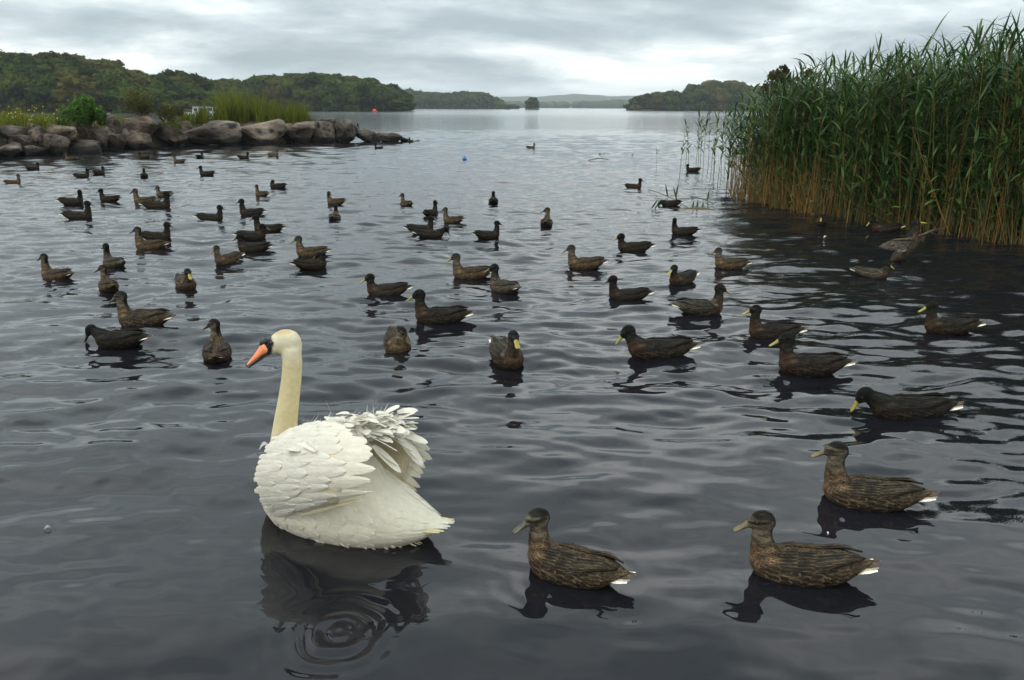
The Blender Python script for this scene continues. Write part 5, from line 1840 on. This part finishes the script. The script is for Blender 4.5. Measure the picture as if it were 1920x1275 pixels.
    # tail fan
    for k in range(9):
        a = (k - 4) / 4
        V, Fc = [], []
        for q in range(6):
            u = q / 5
            x_ = -.44 - .125 * u * (1 - .2 * a * a); y_ = a * (.045 + .012 * u); z_ = .105 - .003 * (k % 2) - .018 * abs(a) + .012 * u
            ww = .017 * max(.05, 1 - max(0, (u - .4) / .6) ** 1.6)
            V += [(x_, y_ - ww, z_ - .003), (x_, y_, z_ + .002), (x_, y_ + ww, z_ - .003)]
        for q in range(5):
            Fc += [(3 * q, 3 * q + 1, 3 * q + 4, 3 * q + 3), (3 * q + 1, 3 * q + 2, 3 * q + 5, 3 * q + 4)]
        m_ = mesh_from('tail_feather', np.array(V), Fc, SWAN_M)
        set_col(m_, np.tile((.78, .66, .40, 1) if k in (0, 1, 7, 8) else (*WHITE, 1), (len(V), 1)))
        link('tail_feather', m_, t)
    # loose flank feathers fringing the waterline
    bx = [q[0] for q in BST]; bw_ = [q[2] for q in BST]
    bagV, bagF = [], []
    for k in range(34):
        x_ = rg.uniform(-.42, .30); sd_ = 1 if rg.random() < .7 else -1
        z_ = rg.uniform(.004, .022)
        w_ = float(np.interp(x_, bx, bw_)); zc_ = float(np.interp(x_, bx, [q[1] for q in BST])); hd_ = float(np.interp(x_, bx, [q[4] for q in BST]))
        y_ = sd_ * w_ * math.sqrt(max(.05, 1 - min(1, ((z_ - zc_) / hd_)) ** 2))
        V, Fc = plume((x_, y_, z_), (-1, sd_ * (.03 + .5 * (.02 - x_) * (x_ < .0) * -1 * .6) + rg.normal(0, .06), -.12 + rg.normal(0, .15)), rg.uniform(.018, .032), rg.uniform(.004, .008), .001, t, WHITE, seg=4, twist=.1, ax=(0, sd_, -.3))
        o = len(bagV); bagV += V; bagF += [tuple(i + o for i in f_) for f_ in Fc]
    m_ = mesh_from('flank_feathers', np.array(bagV), bagF, SWAN_M); set_col(m_, np.tile((.84, .78, .64, 1), (len(bagV), 1)))
    tag(link('flank_feathers', m_, t), kind='stuff')
    return t

# ------------------------------------------------------------------ boats and floating things
def loft_hull(L, W, D, bow=.35, n=9):
    """an open-ended boat hull: sections from stern (-L/2) to bow (+L/2), closed by a deck"""
    V, Fc = [], []
    for i in range(n):
        u = i / (n - 1)
        x = -L / 2 + L * u
        w = W / 2 * (1 - max(0, (u - (1 - bow)) / bow) ** 2 * .98)
        sheer = D * (1 + .25 * u * u)
        for (fy, z) in ((-1, sheer), (-.92, sheer * .45), (-.6, -.1 * D), (0, -.22 * D), (.6, -.1 * D), (.92, sheer * .45), (1, sheer)):
            V.append((x, fy * w, z))
    Fc = grid_faces(n, 7)
    for i in range(n - 1):
        Fc.append((i * 7 + 6, (i + 1) * 7 + 6, (i + 1) * 7, i * 7))
    Fc.append(tuple(range(7)))
    Fc.append(tuple((n - 1) * 7 + k for k in range(6, -1, -1)))
    return np.array(V), Fc


def box_mesh(name, x0, x1, y0, y1, z0, z1, mat, taper=0.0):
    bm = bmesh.new()
    t = taper
    V = [bm.verts.new(v) for v in ((x0, y0, z0), (x1, y0, z0), (x1, y1, z0), (x0, y1, z0), (x0 + t, y0 + t * .4, z1), (x1 - t, y0 + t * .4, z1), (x1 - t, y1 - t * .4, z1), (x0 + t, y1 - t * .4, z1))]
    for f in ((3, 2, 1, 0), (4, 5, 6, 7), (0, 1, 5, 4), (1, 2, 6, 5), (2, 3, 7, 6), (3, 0, 4, 7)):
        bm.faces.new([V[i] for i in f])
    bmesh.ops.bevel(bm, geom=bm.edges[:], offset=min(.04, abs(z1 - z0) * .15), segments=2, affect='EDGES')
    me = bpy.data.meshes.new(name); bm.to_mesh(me); bm.free()
    me.materials.append(mat)
    return me


def build_small():
    white = simple_mat('boat_white_paint', (.62, .64, .66), (.72, .74, .75), .35, 2.0)
    glass = simple_mat('boat_window', (.03, .04, .05), (.05, .06, .07), .1, 1.0, spec=.6)
    red = simple_mat('red_canvas', (.62, .05, .02), (.75, .08, .03), .6, 3.0)
    dark = simple_mat('dark_boat_paint', (.03, .03, .035), (.05, .05, .05), .5, 2.0)
    grey = simple_mat('boat_grey_trim', (.2, .22, .25), (.28, .3, .33), .5, 2.0)
    # white cabin boat moored behind the breakwater
    Yb = 140.0
    c = at(379, 201, Yb)
    b = empty('cabin_boat', (c.x, Yb, 0), R(176)); tag(b, 'white cabin boat with a row of windows moored behind the grass', 'boat')
    v, f = loft_hull(6.4, 2.2, .55)
    link('hull', mesh_from('hull', v, f, white, False), b)
    link('cabin', box_mesh('cabin', -2.4, 1.4, -.9, .9, .5, 1.5, white, .12), b)
    link('roof', box_mesh('roof', -2.5, 1.35, -.98, .98, 1.5, 1.62, grey), b)
    for s in (-1, 1):
        for k in range(4):
            x0 = -2.05 + .84 * k
            link('window', box_mesh('window', x0, x0 + .64, s * .885 - .02, s * .885 + .02, .82, 1.32, glass), b)
    link('windscreen', box_mesh('windscreen', 1.27, 1.36, -.7, .7, .85, 1.35, glass), b)
    link('rail', box_mesh('rail', 1.5, 3.0, -.03, .03, .98, 1.04, grey), b)

    def small_boat(px, py, Y, canopy, label, heading, L=3.0):
        c = at(px, py, Y)
        b = empty('small_boat', (c.x, Y, 0.02), R(heading)); tag(b, label, 'boat')
        v, f = loft_hull(L, 1.3, .4)
        link('hull', mesh_from('hull', v, f, red if canopy else dark, False), b)
        if canopy:
            V, Fc = [], []
            for i in range(7):
                for j in range(9):
                    a = math.pi * j / 8
                    e = math.sqrt(max(0.02, 1 - ((i - 3) / 3.0) ** 2 * .75))
                    V.append((-.5 * L * .62 + i * L * .62 / 6, .62 * math.cos(a), .45 + .75 * math.sin(a) * e))
            link('canopy', mesh_from('canopy', np.array(V), grid_faces(7, 9), red), b)
            for k in (-.35, .35):
                link('seat_opening', box_mesh('seat_opening', k * L * .4 - .2, k * L * .4 + .2, -.66, -.58, .45, .85, glass), b)
        else:
            for s in (-.5, .45):
                link('thwart', box_mesh('thwart', s - .12, s + .12, -.5, .5, .3, .36, grey), b)
            lump = tube([((-.2, 0, .3), (0, 0, 1), .2, .2, .2), ((-.2, 0, .7), (0, 0, 1), .24, .2, .2), ((-.2, 0, .95), (0, 0, 1), .1, .1, .1), ((-.2, 0, 1.15), (0, 0, 1), .11, .11, .11), ((-.2, 0, 1.24), (0, 0, 1), .03, .03, .03)], 10)
            link('rower', mesh_from('rower', lump[0], lump[1], dark), b)
        return b
    small_boat(702, 201, 290, True, 'small bright red canopied boat at the foot of the wooded headland', 175, 2.3).scale = (.75, .75, .75)
    c = at(200, 203, 110)
    b = empty('mooring_buoy', (c.x, 110, .05)); tag(b, 'small red buoy glimpsed between the bushes on the breakwater', 'buoy')
    v, f = tube([((0, 0, -.15), (0, 0, 1), .06, .06, .06), ((0, 0, -.08), (0, 0, 1), .16, .16, .16), ((0, 0, .08), (0, 0, 1), .2, .2, .2), ((0, 0, .22), (0, 0, 1), .15, .15, .15), ((0, 0, .3), (0, 0, 1), .05, .05, .05)], 14)
    link('shell', mesh_from('shell', v, f, red), b)
    v, f = tube([((0, 0, .28), (0, 0, 1), .03, .03, .03), ((0, 0, .42), (0, 0, 1), .03, .03, .03), ((0, 0, .45), (0, 0, 1), .012, .012, .012)], 8)
    link('eyelet', mesh_from('eyelet', v, f, grey), b)
    small_boat(952, 202, 560, False, 'dark rowing boat near the tiny tree-covered islet', 10, 3.4)

    # blue float
    g = gp(871, 299)
    b = empty('float_buoy', (g.x, g.y, wave_z(g.x, g.y, .05) + .02)); tag(b, 'small round blue buoy floating on open water', 'buoy')
    blue = simple_mat('blue_plastic', (.02, .10, .32), (.03, .14, .4), .35, 8.0)
    st = [((0, 0, -.06), (0, 0, 1), .02, .02, .02), ((0, 0, -.04), (0, 0, 1), .055, .055, .055), ((0, 0, 0), (0, 0, 1), .072, .072, .072), ((0, 0, .04), (0, 0, 1), .058, .058, .058), ((0, 0, .065), (0, 0, 1), .022, .022, .022)]
    v, f = tube(st, 16); link('shell', mesh_from('shell', v, f, blue), b)
    v, f = tube([((0, 0, .06), (0, 0, 1), .015, .015, .015), ((0, 0, .085), (0, 0, 1), .018, .018, .018), ((0, 0, .092), (0, 0, 1), .006, .006, .006)], 10); link('eyelet', mesh_from('eyelet', v, f, blue), b)

    # sticks and debris on the water
    wood_ = simple_mat('wet_stick', (.03, .025, .018), (.06, .048, .034), .6, 20)

    def stick(p0, p1, r, arch, label, fork=False):
        a, b2 = gp(*p0), gp(*p1)
        o = empty('stick', (a.x, a.y, .008)); tag(o, label, 'stick')
        d = b2 - a
        st_ = [((d.x * k / 7, d.y * k / 7, arch * math.sin(math.pi * k / 7) + .004 * math.sin(k * 2.2)), None, r * (.5 + .5 * math.sin(math.pi * (k + .6) / 8)),) for k in range(8)]
        st_ = [(s[0], s[1], s[2], s[2], s[2]) for s in st_]
        v_, f_ = tube(st_, 7); link('shaft', mesh_from('shaft', v_, f_, wood_), o)
        if fork:
            m = d * .62
            v_, f_ = tube([((m.x, m.y, 0.02), None, r * .6, r * .6, r * .6), ((m.x + .03, m.y + .06, .09), None, r * .4, r * .4, r * .4), ((m.x + .05, m.y + .1, .13), None, r * .15, r * .15, r * .15)], 6)
            link('twig', mesh_from('twig', v_, f_, wood_), o)
    stick((1103, 301), (1141, 300), .014, .05, 'thin bowed stick floating on open water near two specks')
    stick((774, 266), (788, 264), .03, .02, 'short dark stick floating off the tip of the breakwater', True)
    for k, (px, py) in enumerate(((1125, 289), (1132, 289))):
        g = gp(px, py)
        iv, fi = ICO2
        o = link('floating_leaf', mesh_from('floating_leaf', iv * np.array([.05, .06, .02]) * (1 - .3 * k), fi, wood_), loc=(g.x, g.y, .012))
        tag(o, 'tiny dark leaf scrap floating beyond the bowed stick', 'leaf', 'scraps beyond the stick')

    # moulted feathers on the water
    def moult(px, py, L, rz, label, col, w=.2, rise=.25):
        g = gp(px, py)
        o = empty('floating_feather', (g.x, g.y, wave_z(g.x, g.y, .02) + .004), rz); tag(o, label, 'feather')
        V, Fc, n = [], [], 9
        for k in range(n):
            u = k / (n - 1)
            ww = L * w * math.sin(math.pi * min(1, u * .9 + .06)) ** .8
            z = rise * L * math.sin(math.pi * u) + .004
            V += [(u * L - L / 2, -ww, z - .002), (u * L - L / 2, 0, z + .004), (u * L - L / 2, ww, z + .003)]
        for k in range(n - 1):
            Fc += [(3 * k, 3 * k + 1, 3 * k + 4, 3 * k + 3), (3 * k + 1, 3 * k + 2, 3 * k + 5, 3 * k + 4)]
        m = mesh_from('vane', np.array(V), Fc, SWAN_M); set_col(m, np.tile((*col, 1), (len(V), 1)))
        link('vane', m, o)
        v_, f_ = tube([((-L * .72, 0, .002), None, .0012, .0012, .0012), ((0, 0, rise * L + .006), None, .001, .001, .001), ((L * .45, 0, .006), None, .0005, .0005, .0005)], 6)
        m = mesh_from('quill', v_, f_, SWAN_M); set_col(m, np.tile((.5, .45, .35, 1), (len(v_), 1))); link('quill', m, o)
    moult(497, 843, .055, .4, 'small white downy feather on the water behind the swan\'s neck', (.5, .5, .48), .3, .5)
    moult(89, 988, .022, .5, 'tiny grey feather floating alone on dark water before the swan', (.32, .33, .34), .3, .3)
    moult(1552, 1003, .014, 1.0, 'tiny white feather scrap between the two largest brown ducks', (.7, .7, .68), .3, .3)
    moult(1547, 447, .05, .3, 'white feather floating just off the foot of the reeds', (.7, .7, .68), .25, .4)


def build_haze():
    V = [(x, y, z) for x in (-2900, 2900) for y in (-2900, 2900) for z in (-1.6, HAZE_TOP)]
    Fc = [(0, 1, 3, 2), (4, 6, 7, 5), (0, 4, 5, 1), (2, 3, 7, 6), (0, 2, 6, 4), (1, 5, 7, 3)]
    m, n, l, out = new_mat('lake_haze')
    pv = N(n, 'ShaderNodeVolumePrincipled')
    pv.inputs['Color'].default_value = (.88, .95, 1.0, 1)
    pv.inputs['Density'].default_value = HAZE
    l.new(pv.outputs[0], out.inputs['Volume'])
    o = link('haze', mesh_from('haze', np.array(V, float), Fc, m, False))
    tag(o, 'thin pale haze over the whole lake', 'haze', kind='stuff')


HAZE = 0.00018
HAZE_TOP = 62.0

# ------------------------------------------------------------------ assemble
px_ring(637, 1192, .0026, .07, .30)                       # drips below the swan's reflection
px_ring(1510, 1088, .0010, .075, .42, .10)
px_ring(1060, 1080, .0012, .09, .50, .10)
px_ring(1636, 940, .0009, .08, .45, .12)
for (px_, py_, *_r) in DUCKS[3:26] + DUCKS[40:44]:
    px_ring(px_, py_ - 4, .0018, .10, .48, .12)
px_ring(1700, 494, .012, .2, 1.1, .1)
px_ring(197, 545, .006, .16, .9, .1)
px_ring(97, 523, .006, .16, .9, .1)
build_water()
build_shores()
build_breakwater()
build_bank_plants()
build_reeds()
build_swan()
build_ducks()
build_small()
build_haze()
